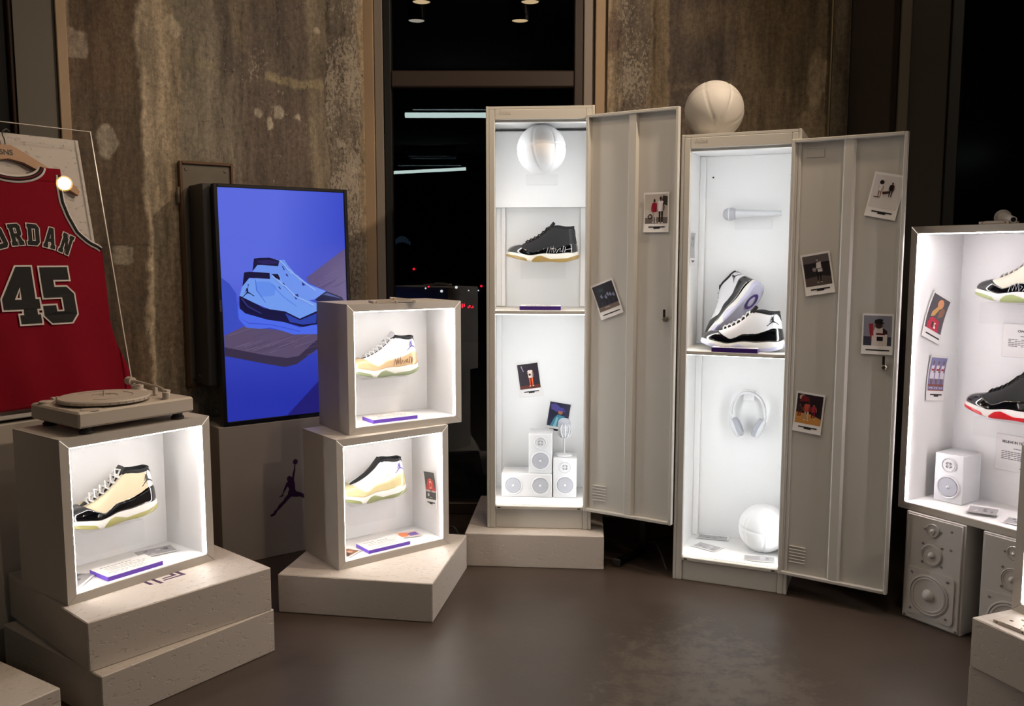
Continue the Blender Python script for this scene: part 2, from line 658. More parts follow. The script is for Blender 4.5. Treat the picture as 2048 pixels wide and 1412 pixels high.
class Print:
    """layers of flat colour; local plane x (right), z (up), facing -y; each layer sits a hair in front of the last"""
    def __init__(s, w, h, step=.00025, bend=None):
        s.mb = MB()
        s.w, s.h, s.step, s.n, s.bend = w, h, step, 0, bend

    def y(s, x, z):
        return s.bend(x, z) if s.bend else 0

    def poly(s, pts, col, holes=None, unit=True):
        s.n += 1
        if unit:
            pts = [(p[0] * s.w, p[1] * s.h) for p in pts]
            holes = [[(p[0] * s.w, p[1] * s.h) for p in hh] for hh in (holes or [])]
        rings = [pts] + (holes or [])
        tri = tessellate_polygon([[Vector((a, b, 0)) for a, b in r] for r in rings])
        flat = [q for r in rings for q in r]
        o = len(s.mb.v)
        c = lin(col)
        for a, b in flat:
            s.mb.v.append((a, s.y(a, b) - s.n * s.step, b))
            s.mb.c.append(c)
        for t in tri:
            A, B, C_ = [Vector(flat[i]) for i in t]
            if (B - A).cross(C_ - A) < 0:
                t = t[::-1]
            s.mb.f.append(tuple(o + i for i in t))
        return s

    def rect(s, x0, x1, y0, y1, col):
        if s.bend:
            s.n += 1
            o = len(s.mb.v)
            k = 6
            for i in range(k + 1):
                t = y0 + (y1 - y0) * i / k
                for x in (x0, x1):
                    s.mb.v.append((x * s.w, s.y(x * s.w, t * s.h) - s.n * s.step, t * s.h))
                    s.mb.c.append(lin(col))
            for i in range(k):
                a = o + 2 * i
                s.mb.f.append((a, a + 1, a + 3, a + 2))
            return s
        return s.poly([(x0, y0), (x1, y0), (x1, y1), (x0, y1)], col)

    def disc(s, cx, cy, r, col, n=12, sy=1):
        k = s.w / s.h
        return s.poly([(cx + r * math.cos(2 * math.pi * i / n), cy + sy * r * k * math.sin(2 * math.pi * i / n)) for i in range(n)], col)

    def grid(s, nx, nz, fn):
        s.n += 1
        o = len(s.mb.v)
        for i in range(nx + 1):
            for j in range(nz + 1):
                a, b = i / nx, j / nz
                s.mb.v.append((a * s.w, -s.n * s.step, b * s.h))
                s.mb.c.append(lin(fn(a, b)))
        for i in range(nx):
            for j in range(nz):
                q = o + i * (nz + 1) + j
                s.mb.f.append((q, q + nz + 1, q + nz + 2, q + 1))
        return s

    def build(s, name, m, parent, loc=(0, 0, 0), rot=(0, 0, 0)):
        return s.mb.build(name, m, parent, loc=loc, rot=rot)


def text_mesh(name, body, size, m, parent, loc, rot, extrude=.0004, offset=0, align='LEFT', spacing=1):
    cu = bpy.data.curves.new(name, 'FONT')
    cu.body = body
    cu.size = size
    cu.extrude = extrude
    cu.offset = offset
    cu.align_x = align
    cu.space_character = spacing
    t = bpy.data.objects.new(name + '_tmp', cu)
    COL.objects.link(t)
    dg = bpy.context.evaluated_depsgraph_get()
    me = bpy.data.meshes.new_from_object(t.evaluated_get(dg))
    bpy.data.objects.remove(t)
    bpy.data.curves.remove(cu)
    me.name = name
    me.materials.clear()
    me.materials.append(M[m] if isinstance(m, str) else m)
    o = bpy.data.objects.new(name, me)
    COL.objects.link(o)
    o.parent = parent
    o.location = loc
    o.rotation_euler = rot
    return o


# leaping figure emblem, traced; height about 1.0
_J = [(695, 290), (718, 295), (716, 400), (690, 510), (680, 580), (700, 650), (702, 760), (735, 805), (790, 820), (870, 865), (960, 930), (1060, 1010), (1150, 1070), (1195, 1080), (1190, 1115), (1110, 1112), (1040, 1075), (950, 1000), (880, 950), (800, 910), (720, 905), (620, 885), (580, 905), (490, 980), (400, 1050), (310, 1115), (290, 1150), (250, 1185), (190, 1200), (160, 1175), (180, 1155), (230, 1140), (250, 1100), (300, 1070), (350, 1000), (450, 930), (480, 885), (545, 830), (550, 780), (575, 745), (565, 715), (540, 680), (500, 740), (450, 800), (445, 830), (455, 850), (430, 845), (410, 870), (400, 855), (370, 862), (350, 855), (400, 835), (430, 800), (450, 745), (490, 665), (520, 605), (550, 590), (535, 560), (530, 530), (550, 495), (580, 485), (610, 495), (640, 520), (660, 440), (685, 370), (690, 320)]
EMB = [((x - 680) / 1015, (1200 - y) / 1015) for x, y in _J]
EMB_BALL = [((720 - 680 + 52 * math.cos(a * math.pi / 7)) / 1015, (1200 - 238 + 52 * math.sin(a * math.pi / 7)) / 1015) for a in range(14)]


def emblem(mb, fn):
    """adds both outlines, mapped by fn(x,z)->3D"""
    for ring in (EMB, EMB_BALL):
        tri = tessellate_polygon([[Vector((a, b, 0)) for a, b in ring]])
        o = len(mb.v)
        for p in ring:
            mb.v.append(tuple(fn(*p)))
        for t in tri:
            A, B, C_ = [Vector(ring[i]) for i in t]
            if (B - A).cross(C_ - A) < 0:
                t = t[::-1]
            mb.f.append(tuple(o + i for i in t))
    return mb


# ------------------------------------------------------------------ room shell
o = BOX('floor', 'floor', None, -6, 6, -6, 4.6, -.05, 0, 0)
struct(o)
o = BOX('ceiling', 'ceiling', None, -6, 6, -12, 4.6, 3.75, 3.85, 0)
struct(o)


def holder(name, fr):
    o = bpy.data.objects.new(name, None)
    COL.objects.link(o)
    o.matrix_world = fr.M
    return o


def placed(o, fr, u=0, v=0, z=0, rz=0):
    o.location = fr(u, v, z)
    o.rotation_euler = (0, 0, fr.a + rz)
    return o


def vnoise(x, z, seed, octs=5, gain=.55):
    """fractal value noise on arrays, about -1..1"""
    out = np.zeros_like(x)
    amp, tot = 1.0, 0
    for o_ in range(octs):
        g = np.random.RandomState(seed + o_ * 17).rand(64, 64) * 2 - 1
        xi, zi = np.floor(x).astype(int), np.floor(z).astype(int)
        fx, fz = x - xi, z - zi
        fx, fz = fx * fx * (3 - 2 * fx), fz * fz * (3 - 2 * fz)
        p = lambda a_, b_: g[a_ % 64, b_ % 64]
        out += amp * ((p(xi, zi) * (1 - fx) + p(xi + 1, zi) * fx) * (1 - fz) + (p(xi, zi + 1) * (1 - fx) + p(xi + 1, zi + 1) * fx) * fz)
        tot += amp
        amp *= gain
        x, z = x * 2.03, z * 2.03
    return out / tot


def wallc(c):
    g = sum(c) / 3
    return tuple(min(240, 1.16 * (g + .72 * (k - g))) for k in c)


class Wall:
    """concrete face as a dense grid: coats of colour, flecks and unevenness belong to the surface"""
    def __init__(s, x0, x1, z0, z1, nx, nz, seed):
        s.x, s.z = np.meshgrid(np.linspace(x0, x1, nx), np.linspace(z0, z1, nz), indexing='ij')
        s.seed = seed
        n1 = vnoise(s.x * 7, s.z * 5, seed)
        n2 = vnoise(s.x * 31, s.z * 24, seed + 3, 3)
        s.wx = s.x + .030 * n1 + .014 * n2
        s.wz = s.z + .030 * vnoise(s.x * 6, s.z * 6, seed + 9) + .012 * n2
        s.col = np.zeros(s.x.shape + (3,))
        s.fl = np.zeros(s.x.shape)
        s.d = .006 * vnoise(s.x * 3, s.z * 2, seed + 21, 6)

    def bands(s, stops):
        xs = [p for p, c, f in stops]
        cs = np.array([lin(wallc(c))[:3] for p, c, f in stops])
        for k in range(3):
            s.col[..., k] = np.interp(s.wx, xs, cs[:, k])
        s.fl = np.interp(s.wx, xs, [f for p, c, f in stops])

    def coat(s, mask, colr, amt=1.0, depth=0, fleck=None):
        m_ = np.clip(mask, 0, 1) * amt
        s.col = s.col * (1 - m_[..., None]) + np.array(lin(wallc(colr))[:3]) * m_[..., None]
        s.d = s.d - depth * np.clip(mask, 0, 1)
        if fleck is not None:
            s.fl = s.fl * (1 - m_) + fleck * m_

    def rect(s, x0, x1, z0, z1, soft=.006):
        f = lambda v, a_, b_: np.clip((v - a_) / soft + .5, 0, 1) * np.clip((b_ - v) / soft + .5, 0, 1)
        return f(s.wx, x0, x1) * f(s.wz, z0, z1)

    def oval(s, cx, cz, rx, rz, soft=.2):
        r = np.hypot((s.wx - cx) / rx, (s.wz - cz) / rz)
        return np.clip((1 - r) / soft + .5, 0, 1)

    def build(s, name, m, fr, thick=.2):
        mb = MB()
        P = np.stack([s.x, s.d, s.z], -1)
        n_ = P.shape[0] * P.shape[1]
        mb.quadgrid(P)
        me_ = mb
        o = mb.build(name, m, None, smooth=180)
        me = o.data
        at = me.color_attributes.new('Col', 'FLOAT_COLOR', 'POINT')
        at.data.foreach_set('color', np.concatenate([s.col.reshape(-1, 3), np.ones((n_, 1))], 1).ravel())
        af = me.attributes.new('Fleck', 'FLOAT', 'POINT')
        af.data.foreach_set('value', s.fl.ravel())
        placed(o, fr)
        struct(o)
        BOX('wall_core', 'plaster_dark', o, s.x.min() + .002, s.x.max() - .002, .05, thick, 0, 3.75, 0)
        return o


m_conc = concrete_mat('raw_concrete')
W_ = Wall(-.659, .655, 0, 3.75, 230, 560, 3)
W_.bands([(-.70, (150, 128, 106), .3), (-.655, (140, 120, 98), .3), (-.645, (104, 84, 64), .05), (-.55, (102, 78, 56), 0), (-.40, (106, 84, 62), 0), (-.385, (156, 138, 114), .25), (-.27, (160, 140, 112), .3), (-.24, (152, 132, 106), .3), (-.225, (126, 115, 97), .2), (-.06, (124, 112, 96), .3), (.03, (112, 99, 88), .35), (.06, (108, 94, 84), .45), (.35, (106, 92, 82), .5), (.37, (128, 114, 94), .3), (.445, (124, 110, 92), .4), (.46, (112, 100, 88), .85), (.62, (122, 108, 92), .95), (.64, (160, 138, 106), .5), (.66, (166, 140, 108), .4)])
W_.coat(W_.rect(-.64, -.40, 1.0, 2.0), (92, 78, 62), .55)
W_.coat(W_.rect(-.655, -.572, 2.126, 2.232), (158, 136, 114), .9, .003)
W_.coat(W_.oval(-.531, 1.792, .042, .062), (150, 136, 116), .9, .003)
W_.coat(W_.rect(-.546, -.455, 1.297, 1.373), (146, 132, 110), .85, .003, .5)
W_.coat(W_.rect(-.56, -.36, 1.374, 1.381, .003), (70, 58, 48), .7)
W_.coat(W_.oval(-.25, 2.295, .035, .05), (178, 160, 132), .8, .002)
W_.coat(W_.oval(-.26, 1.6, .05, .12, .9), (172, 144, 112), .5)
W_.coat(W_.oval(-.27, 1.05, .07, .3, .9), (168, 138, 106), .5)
W_.coat(W_.rect(-.39, -.372, 0, 3.75, .012), (178, 156, 126), .6, .004)
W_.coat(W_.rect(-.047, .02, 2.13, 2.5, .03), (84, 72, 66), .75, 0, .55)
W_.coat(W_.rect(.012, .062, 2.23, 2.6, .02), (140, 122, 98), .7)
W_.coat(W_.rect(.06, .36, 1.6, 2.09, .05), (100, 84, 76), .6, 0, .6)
W_.coat(W_.rect(.15, .44, 2.118, 2.158, .012), (154, 138, 104), .85, .002, .2)
W_.coat(W_.rect(-.23, -.04, 2.13, 2.17, .03), (138, 126, 94), .5)
for (x, z, r) in ((.392, 2.375, .014), (.118, 1.971, .02), (.222, 1.981, .022), (.31, 1.985, .014), (.175, 1.93, .02), (.52, 1.86, .02), (.6, 1.75, .025)):
    W_.coat(W_.oval(x, z, r, r * 1.2, .3), (206, 192, 168), .5, .001)
W_.coat(W_.rect(.452, .458, 0, 3.75, .004), (70, 60, 52), .6, -.004)
W_.coat(W_.rect(.042, .046, 0, 2.6, .004), (150, 134, 112), .4)
W_.coat(W_.rect(.46, .60, 2.37, 2.6, .02), (104, 92, 80), .6, .008, .5)
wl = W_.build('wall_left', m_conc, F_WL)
W_ = Wall(0, 1.10, 0, 3.75, 190, 560, 41)
W_.bands([(0, (170, 146, 116), .4), (.05, (150, 130, 106), .5), (.075, (108, 95, 84), .75), (.195, (112, 98, 84), .7), (.21, (140, 118, 90), .2), (.285, (132, 112, 86), .2), (.295, (92, 78, 70), .25), (.59, (92, 78, 68), .25), (.605, (112, 93, 70), .2), (.9, (116, 98, 74), .2), (1.0, (120, 102, 80), .2), (1.03, (120, 104, 84), .3), (1.07, (110, 96, 80), .3), (1.10, (80, 68, 60), .2)])
W_.coat(W_.rect(.21, .225, 0, 3.75, .008), (92, 76, 62), .6, -.003)
W_.coat(W_.oval(.962, 2.12, .045, .12), (160, 140, 114), .95, .003, 0)
W_.coat(W_.oval(.95, 1.9, .075, .12), (142, 124, 98), .7, .001)
W_.coat(W_.oval(.5, 2.42, .15, .08, .8), (120, 100, 76), .6)
W_.coat(W_.rect(.3, .6, 2.1, 2.13, .02), (128, 112, 92), .5)
W_.coat(W_.oval(.02, 2.40, .05, .10, .5), (120, 96, 84), .8)
wr = W_.build('wall_right', m_conc, F_WR)
m_recess = mat('dark_brown_wall', (62, 52, 46), .85, bump=(14, .3, .006), vary=.3, vscale=5)
# conduit on the right wall
cdt = MB().tube([(1.02, -.018, 0), (1.02, -.018, 3.75)], .0075, 10).build('conduit', 'conduit', wr, smooth=40)
# left of the concrete: jamb strip, grey panel, dark opening
o = placed(MB().box(-.700, -.661, -.03, .1, 0, 3.75, .003).build('trim_1', 'trim_tan', None), F_WL)
struct(o)
o = placed(MB().box(-.845, -.702, -.015, .14, 0, 3.75).build('wall_side', 'plaster_grey', None), F_WL)
struct(o)
o = placed(MB().box(-.860, -.847, .0, .14, 0, 3.75, .003).build('trim_2', 'brown_wood', None), F_WL)
struct(o)
o = placed(MB().box(-1.9, -.862, .05, .14, 0, 3.75).build('window_3', 'window_dark', None), F_WL)
struct(o)
# right end: pilaster, grey panel, dark glazing
o = placed(MB().box(1.102, 1.30, .05, .2, 0, 3.75, .002).build('wall_recess', m_recess, None), F_WR)
struct(o)
o = placed(MB().box(1.302, 1.345, -.01, .2, 0, 3.75, .004).build('trim_3', 'plaster_grey', None), F_WR)
struct(o)
o = placed(MB().box(1.347, 1.50, .02, .2, 0, 3.75, .002).build('wall_end', 'plaster_dark', None), F_WR)
struct(o)
w2 = placed(MB().box(1.502, 1.55, .0, .1, 0, 3.75, .004).build('window_2', 'window_dark', None), F_WR)
struct(w2)
MB().box(1.55, 3.2, .04, .05, 0, 3.75).build('pane', mat('black_glazing', (8, 8, 10), .1, spec=.03), w2)

# window between the concrete walls
WY = 4.46
win = struct(MB().box(-.632, -.595, WY - .03, WY + .05, 0, 3.75, .004).build('window_1', 'window_dark', None))
BOX('frame_post', 'window_frame', win, .306, .350, WY - .03, WY + .05, 0, 3.75, .004)
BOX('transom', 'window_frame', win, -.594, .305, WY - .035, WY + .05, 2.155, 2.235, .006)
BOX('sill', 'window_frame', win, -.594, .305, WY - .035, WY + .05, 0, .06, .004)
BOX('pane', 'window_glass', win, -.594, .305, WY, WY + .006, .061, 2.154, 0)
BOX('pane', 'window_glass', win, -.594, .305, WY, WY + .006, 2.236, 3.75, 0)
for n, (x0, x1, m, dy) in enumerate(((-.732, -.677, 'trim_tan', -.05), (-.675, -.634, 'jamb_grey', -.035), (.352, .404, 'jamb_grey', -.035), (.406, .47, 'trim_tan', -.06))):
    struct(BOX('trim_%d' % (n + 4), m, None, x0, x1, WY + dy, WY + .1, 0, 3.75, .003))

# street outside: a dark wall far across the road with points of light on it
st = struct(BOX('wall_street', 'street', None, -5, 5, 14, 14.2, -1, 6, 0))
struct(BOX('floor_street', 'street', None, -6, 6, 4.62, 14, -.08, -.03, 0))


m_r = emat('tail_light_red', (255, 30, 60), 1.6)
m_w = emat('far_white_light', (255, 250, 245), 1.2)
m_b = emat('far_blue_sign', (150, 190, 230), .035)
for (x, z, r, mm, lab) in ((-1.556, 1.14, .018, m_r, 'tall thin red light high on the dark street, outside the window'), (-1.325, .86, .014, m_r, 'small red light beside a white one on the dark street'), (-.487, .87, .018, m_r, 'red light on the street close to the left locker edge')):
    tag(MB().lathe([(0, -.02), (r, -.02), (r * 1.1, 0), (r, .012), (0, .016)], 14, Matrix.Translation((x, 13.97, z)) @ Matrix.Rotation(R(90), 4, 'X')).build('tail_light', mm, None, smooth=40), lab, 'light', 'red lights outside')
for k, (x, z, r) in enumerate(((-1.373, .835, .012), (-1.12, .79, .02), (-.885, .85, .02), (-.69, .80, .01), (-.535, .80, .01))):
    tag(MB().lathe([(0, -.02), (r, -.02), (r * 1.1, 0), (r, .012), (0, .016)], 14, Matrix.Translation((x, 13.97, z)) @ Matrix.Rotation(R(90), 4, 'X')).build('street_light', m_w, None, smooth=40),
        ['faint white street light left of the row outside the window', 'brightest low white street light outside the window', 'white street light in the middle of the row outside', 'tiny white street light right of the brighter pair', 'last tiny white street light beside the left locker'][k], 'light', 'white lights outside')
sg = thing('shop_sign', 'small glowing red sign far outside behind the upper display box', 'sign', (-.83, 13.985, .52))
for k, (a, b, c, d) in enumerate(((0, .02, 0, .07), (.03, .05, 0, .07), (.06, .08, .02, .07), (.12, .15, .0, .02), (.14, .17, .02, .045), (.17, .21, 0, .015), (.2, .215, 0, .04))):
    BOX('stroke', m_r, sg, a, b, -.02, .01, c, d, .003)
sg2 = thing('shop_sign', 'faint blue arched sign far outside the window', 'sign', (-1.87, 13.985, 1.52))
for k in range(9):
    a = -1 + k / 4
    MB().box(-.011, .011, -.02, .01, 0, .06 + .04 * (1 - a * a), .002).build('stroke', m_b, sg2, loc=(.13 + a * .12, 0, .04 * (1 - a * a)))


# ------------------------------------------------------------------ lamps of the shop and added fill spots
def can_lamp(loc, label, power, aim=None, bulb='bulb', r=.06, dim=1, angle=120):
    t = thing('ceiling_spotlight', label, 'lamp', loc, group='ceiling lamps')
    MB().lathe([(r * .92, .004), (r, 0), (r, .15), (r * .55, .17), (0, .17)], 28, cap=False).build('housing', 'black_plastic', t, smooth=40)
    MB().lathe([(0, .012), (r * .88, .012), (r * .9, .006)], 28).build('lens', bulb, t, smooth=40)
    MB().tube([(0, 0, .165), (0, 0, 3.75 - loc[2])], .008, 8).build('stem', 'black_plastic', t, smooth=40)
    ld = bpy.data.lights.new('lamp_light', 'SPOT')
    ld.energy = power
    ld.color = WARM
    ld.spot_size = R(angle)
    ld.spot_blend = .8
    ld.shadow_soft_size = r
    lo = bpy.data.objects.new('lamp_light', ld)
    COL.objects.link(lo)
    lo.parent = t
    lo.location = (0, 0, -.004)
    if aim:
        d = Vector(aim) - Vector(loc)
        lo.rotation_euler = d.to_track_quat('-Z', 'Y').to_euler()
    return t


P_ = LAMP_POWER
can_lamp((-.57, 3.2, 2.915), 'black ceiling spotlight mirrored at the window top, left of the front pair', P_ * .35, (-.9, 3.2, 0), angle=140)
can_lamp((.114, 3.2, 2.915), 'black ceiling spotlight mirrored at the window top, right of the front pair', P_ * .38, (.2, 2.9, 0), angle=140)
can_lamp((-.65, 2.74, 2.92), 'black ceiling spotlight with pale lens mirrored in the window, rear left', P_ * .25, (-1.0, 2.6, 0), 'bulb_dim', angle=140)
can_lamp((.055, 2.74, 2.92), 'black ceiling spotlight with warm lens mirrored in the window, rear right', P_ * .38, (0, 2.6, 0), angle=140)
can_lamp((2.2, -.4, 3.3), 'black ceiling spotlight far right behind the viewer', P_ * 1.5, (-.6, 3.6, 1.4), angle=140)  # unseen lamp added as fill light from the front right
can_lamp((-1.6, -.9, 3.3), 'black ceiling spotlight far left behind the viewer', P_ * .12, (.8, 3.6, 1.4), angle=140)  # likewise added, a faint unseen fill from the left
# the wall washer seen glinting in the clear jersey case
t = thing('hanging_spotlight', 'small hanging spotlight with gold reflector glinting in the jersey case', 'lamp', (1.31, 2.865, 3.008))
dirv = Vector((-.894, .092, -.439)).normalized()
Q = dirv.to_track_quat('Z', 'Y').to_matrix().to_4x4()
MB().lathe([(.025, -.10), (.03, -.06), (.045, 0), (.052, .03), (.05, .03), (.043, 0), (.02, -.02)], 28, Q).build('shade', 'reflector', t, smooth=40)
MB().lathe([(0, -.03), (.018, -.02), (.024, .0), (.018, .018), (0, .026)], 20, Q).build('bulb', emat('hot_bulb', (255, 226, 190), 45), t, smooth=50)
MB().tube([tuple(dirv * -.09), tuple(dirv * -.1 + Vector((0, 0, .06))), tuple(dirv * -.1 + Vector((0, 0, 3.75 - 3.008 - dirv.z * -.1)))], .006, 8).build('stem', 'black_plastic', t, smooth=40)
ld = bpy.data.lights.new('lamp_light', 'SPOT')
ld.energy = LAMP_POWER * 1.7
ld.color = WARM
ld.spot_size = R(150)
ld.spot_blend = .7
ld.shadow_soft_size = .04
lo = bpy.data.objects.new('lamp_light', ld)
COL.objects.link(lo)
lo.parent = t
lo.location = dirv * .05
lo.rotation_euler = dirv.to_track_quat('-Z', 'Y').to_euler()
# fluorescent tubes behind the viewer, mirrored in the window
for (x0, x1, y, z, tilt, lab) in ((-1.42, .1, -3.0, 3.2, 0, 'fluorescent tube mirrored higher in the window beside the left locker'), (-2.62, -1.02, -10.8, 3.19, .08, 'slightly tilted fluorescent tube mirrored lower in the window')):
    t = thing('fluorescent_tube', lab, 'lamp', (x0, y, z), group='fluorescent tubes')
    L_ = x1 - x0
    MB().tube([(0, 0, 0), (L_, 0, tilt)], .035, 12).build('tube', 'tube', t, smooth=40)
    BOX('fitting', 'white_prop_grey', t, .1, L_ - .1, -.05, .05, .07 + tilt, .12 + tilt, .004)
    for xx in (.2, L_ - .2):
        MB().tube([(xx, 0, .09), (xx, 0, 3.75 - z)], .01, 6).build('hanger', 'steel', t)
pj = thing('projector', 'grey ceiling projector mirrored above the lower tube in the window', 'projector', (-2.3, -10.9, 3.52))
BOX('body', 'white_prop_grey', pj, 0, 1.05, -.25, .25, 0, .2, .02)
MB().lathe([(0, 0), (.06, 0), (.06, .03), (0, .04)], 16, Matrix.Translation((.98, -.25, .14)) @ Matrix.Rotation(R(90), 4, 'X')).build('lens', 'bulb_dim', pj)
MB().tube([(.5, 0, .2), (.5, 0, .24)], .03, 8).build('mount', 'steel', pj)


# ------------------------------------------------------------------ plinths
def plinth(fr, label, w_=.6, d_=.6, h_=.147, group='white chipboard plinths'):
    o = MB().box(0, w_, 0, d_, 0, h_, .003).build('plinth', 'plinth', None)
    placed(o, fr)
    return tag(o, label, 'plinth', group)


p_A = plinth(F_PA, 'upper white chipboard plinth under the turntable box, with purple mark')
plinth(F_PB, 'lower white chipboard plinth at the bottom of the left stack')
plinth(F_PC, 'white chipboard plinth cut off by the bottom left corner')
plinth(F_PD, 'white chipboard plinth under the two stacked display boxes', .595, .575)
plinth(F_PE, 'white chipboard plinth carrying the left locker', .595, .6, .146)
plinth(F_PF, 'upper white chipboard plinth at the lower right edge, with cassettes')
plinth(F_PG, 'lower white chipboard plinth at the bottom right corner', .6, .6, .146)
# purple mark on the top of plinth A
mb = MB()


def bar(pts):
    mb.prism(pts, 'z', .1472, .1476)


bar([(.252, .20), (.262, .20), (.268, .147), (.257, .147)])
bar([(.279, .20), (.289, .20), (.296, .135), (.285, .135)])
bar([(.252, .20), (.289, .20), (.289, .192), (.252, .192)])
bar([(.340, .205), (.350, .205), (.358, .169), (.310, .167), (.310, .174), (.346, .176)])
bar([(.362, .205), (.374, .205), (.381, .152), (.305, .150), (.305, .157), (.368, .159)])
mb.build('printed_mark', 'logo_purple', p_A)


# ------------------------------------------------------------------ display boxes with LED edge
def display_box(fr, label, W=.5, H=.5, D=.29, th=.028, back=.235, led='led', name='display_box', seams=True):
    t = thing(name, label, 'display box', fr.o, (0, 0, fr.a), group='lit white display boxes')
    g = .0007
    q = .0025

    def side(nm, pts):
        mb = MB()
        n = len(pts)
        mb.prism(pts, 'y', 0, D)
        return fixn(mb.build(nm, 'box_paint', t))
    side('bottom_panel', [(g, 0), (W - g, 0), (W - th - g, th), (th + g, th)])
    side('top_panel', [(g, H), (th + g, H - th), (W - th - g, H - th), (W - g, H)])
    side('side_panel', [(0, g), (th, th + g), (th, H - th - g), (0, H - g)])
    side('side_panel', [(W, g), (W, H - g), (W - th, H - th - g), (W - th, th + g)])
    # white lining
    e = .0012
    BOX('back_panel', 'inner', t, th, W - th, back, back + .01, th, H - th, 0)
    BOX('lining', 'inner', t, th, th + e, .004, back, th, H - th, 0)
    BOX('lining', 'inner', t, W - th - e, W - th, .004, back, th, H - th, 0)
    BOX('lining', 'inner', t, th, W - th, .004, back, th, th + e, 0)
    BOX('lining', 'inner', t, th, W - th, .004, back, H - th - e, H - th, 0)
    s = .002
    a, b = .003, .014
    BOX('led_strip', led, t, th + e, th + e + s, a, b, th + .006, H - th - .006, 0)
    BOX('led_strip', led, t, W - th - e - s, W - th - e, a, b, th + .006, H - th - .006, 0)
    BOX('led_strip', led, t, th + .006, W - th - .006, a, b, H - th - e - s, H - th - e, 0)
    if seams:   # thin glowing line in the two upper mitre joints
        for (x0, z0, x1, z1) in ((.002, H - .002, th, H - th), (W - .002, H - .002, W - th, H - th)):
            MB().tube([(x0, -.0002, z0), (x1, -.0002, z1)], .0011, 6).build('light_seam', 'seam', t)
    return t


M['seam'] = emat('led_light_seam', (255, 240, 225), .9)
display_box(F_BOX1, 'lit display box with the turntable on top and a cream shoe inside')
display_box(F_BOX3, 'lower lit display box of the stack, holding a shoe without laces')
display_box(F_BOX2, 'upper lit display box of the stack, holding a peach and white shoe')
display_box(F_LOW, 'lit display box cut off by the right edge, on the chipboard plinths')
display_box(F_CASE, 'tall lit wall case at the right edge with two shoes', .53, 1.03, .31, .025, .28, 'led_case', 'display_case', True)


def bracket(fr, u0, u1, v0, v1, z0, z1, label):
    o = MB().box(0, u1 - u0, 0, v1 - v0, 0, z1 - z0, .0015).build('shoe_bracket', 'bracket', None)
    placed(o, fr, u0, v0, z0)
    return tag(o, label, 'bracket', 'white display brackets')


# ------------------------------------------------------------------ sneakers
def herm(xk, yk):
    xk = np.array(xk, float)
    yk = np.array(yk, float)
    d = np.gradient(yk, xk)

    def f(x):
        x = np.clip(np.asarray(x, float), xk[0], xk[-1])
        i = np.clip(np.searchsorted(xk, x) - 1, 0, len(xk) - 2)
        h = xk[i + 1] - xk[i]
        t = (x - xk[i]) / h
        return ((2 * t ** 3 - 3 * t ** 2 + 1) * yk[i] + (t ** 3 - 2 * t ** 2 + t) * h * d[i] + (-2 * t ** 3 + 3 * t ** 2) * yk[i + 1] + (t ** 3 - t ** 2) * h * d[i + 1])
    return f


QK = [0, .06, .13, .25, .36, .45, .54, .63, .72, .80, .87, .94, 1.0]
CXf = herm(QK, [1.0, .985, .94, .84, .72, .62, .52, .42, .31, .20, .11, .04, 0])
CYf = herm(QK, [0, .07, .108, .122, .124, .130, .146, .164, .174, .164, .136, .086, 0])
TXf = herm(QK, [.942, .935, .90, .82, .70, .615, .54, .455, .37, .295, .245, .222, .212])
TYf = herm(QK, [0, .045, .075, .088, .085, .072, .064, .058, .052, .044, .031, .015, 0])
TZf = herm(QK, [.487, .486, .480, .480, .496, .472, .400, .336, .290, .258, .241, .235, .233])
MTf = herm([0, .047, .218, .335, .412, .514, .685, .84, .957, 1], [.135, .132, .105, .084, .093, .109, .105, .12, .125, .14])
MGx = [0, .19, .2257, .30, .377, .451, .514, .685, .80, .879, .949, 1.0]
MGz = [.5, .30, .232, .182, .144, .172, .206, .214, .253, .288, .292, .27]
PODx = [0, .007, .157, .285, .296, .30, .345, .354, .42, .485, .55, .61, .68, .846, .977, 1]
PODz = [.108, .108, .085, .050, .030, -.1, -.1, .013, .072, .085, .06, .036, .04, .048, .092, .10]
BOTf = herm([0, .15, .3, .35, .6, .85, 1], [.075, .040, .007, 0, 0, 0, .04])


def surf(s, v, L):
    s = np.asarray(s, float) % 2
    q = np.where(s <= 1, s, 2 - s)
    sd = np.where(s <= 1, -1.0, 1.0)
    cx, cy = CXf(q), CYf(q)
    cz = MTf(cx)
    tx, ty, tz = TXf(q), TYf(q), TZf(q)
    h = 1 - np.cos(np.clip(v, 0, 1) * np.pi / 2) ** .9
    g = np.sin(np.clip(v, 0, 1) * np.pi / 2)
    ank = np.clip((.5 - q) / .2, 0, 1)           # ankle ribs run straighter
    h = h * (1 - ank) + (v ** 1.15) * ank
    g = g * (1 - ank) + v * ank
    bul = .018 * np.sin(np.pi * v) * ank
    x = cx + (tx - cx) * h
    y = cy + (ty - cy) * h + bul * np.clip(cy / .1, 0, 1)
    z = cz + (tz - cz) * g
    return np.stack([(x - .5) * L, sd * y * L, z * L], -1)


def surfn(s, v, L, off):
    e = 2e-3
    P = surf(s, v, L)
    du = surf(s + e, v, L) - surf(s - e, v, L)
    v1 = np.clip(v + e, 0, 1)
    v0 = np.clip(v - e, 0, 1)
    dv = surf(s, v1, L) - surf(s, v0, L)
    n = np.cross(dv, du)
    n /= np.maximum(np.linalg.norm(n, axis=-1, keepdims=True), 1e-12)
    return P + n * np.asarray(off)[..., None] if hasattr(off, 'shape') else P + n * off


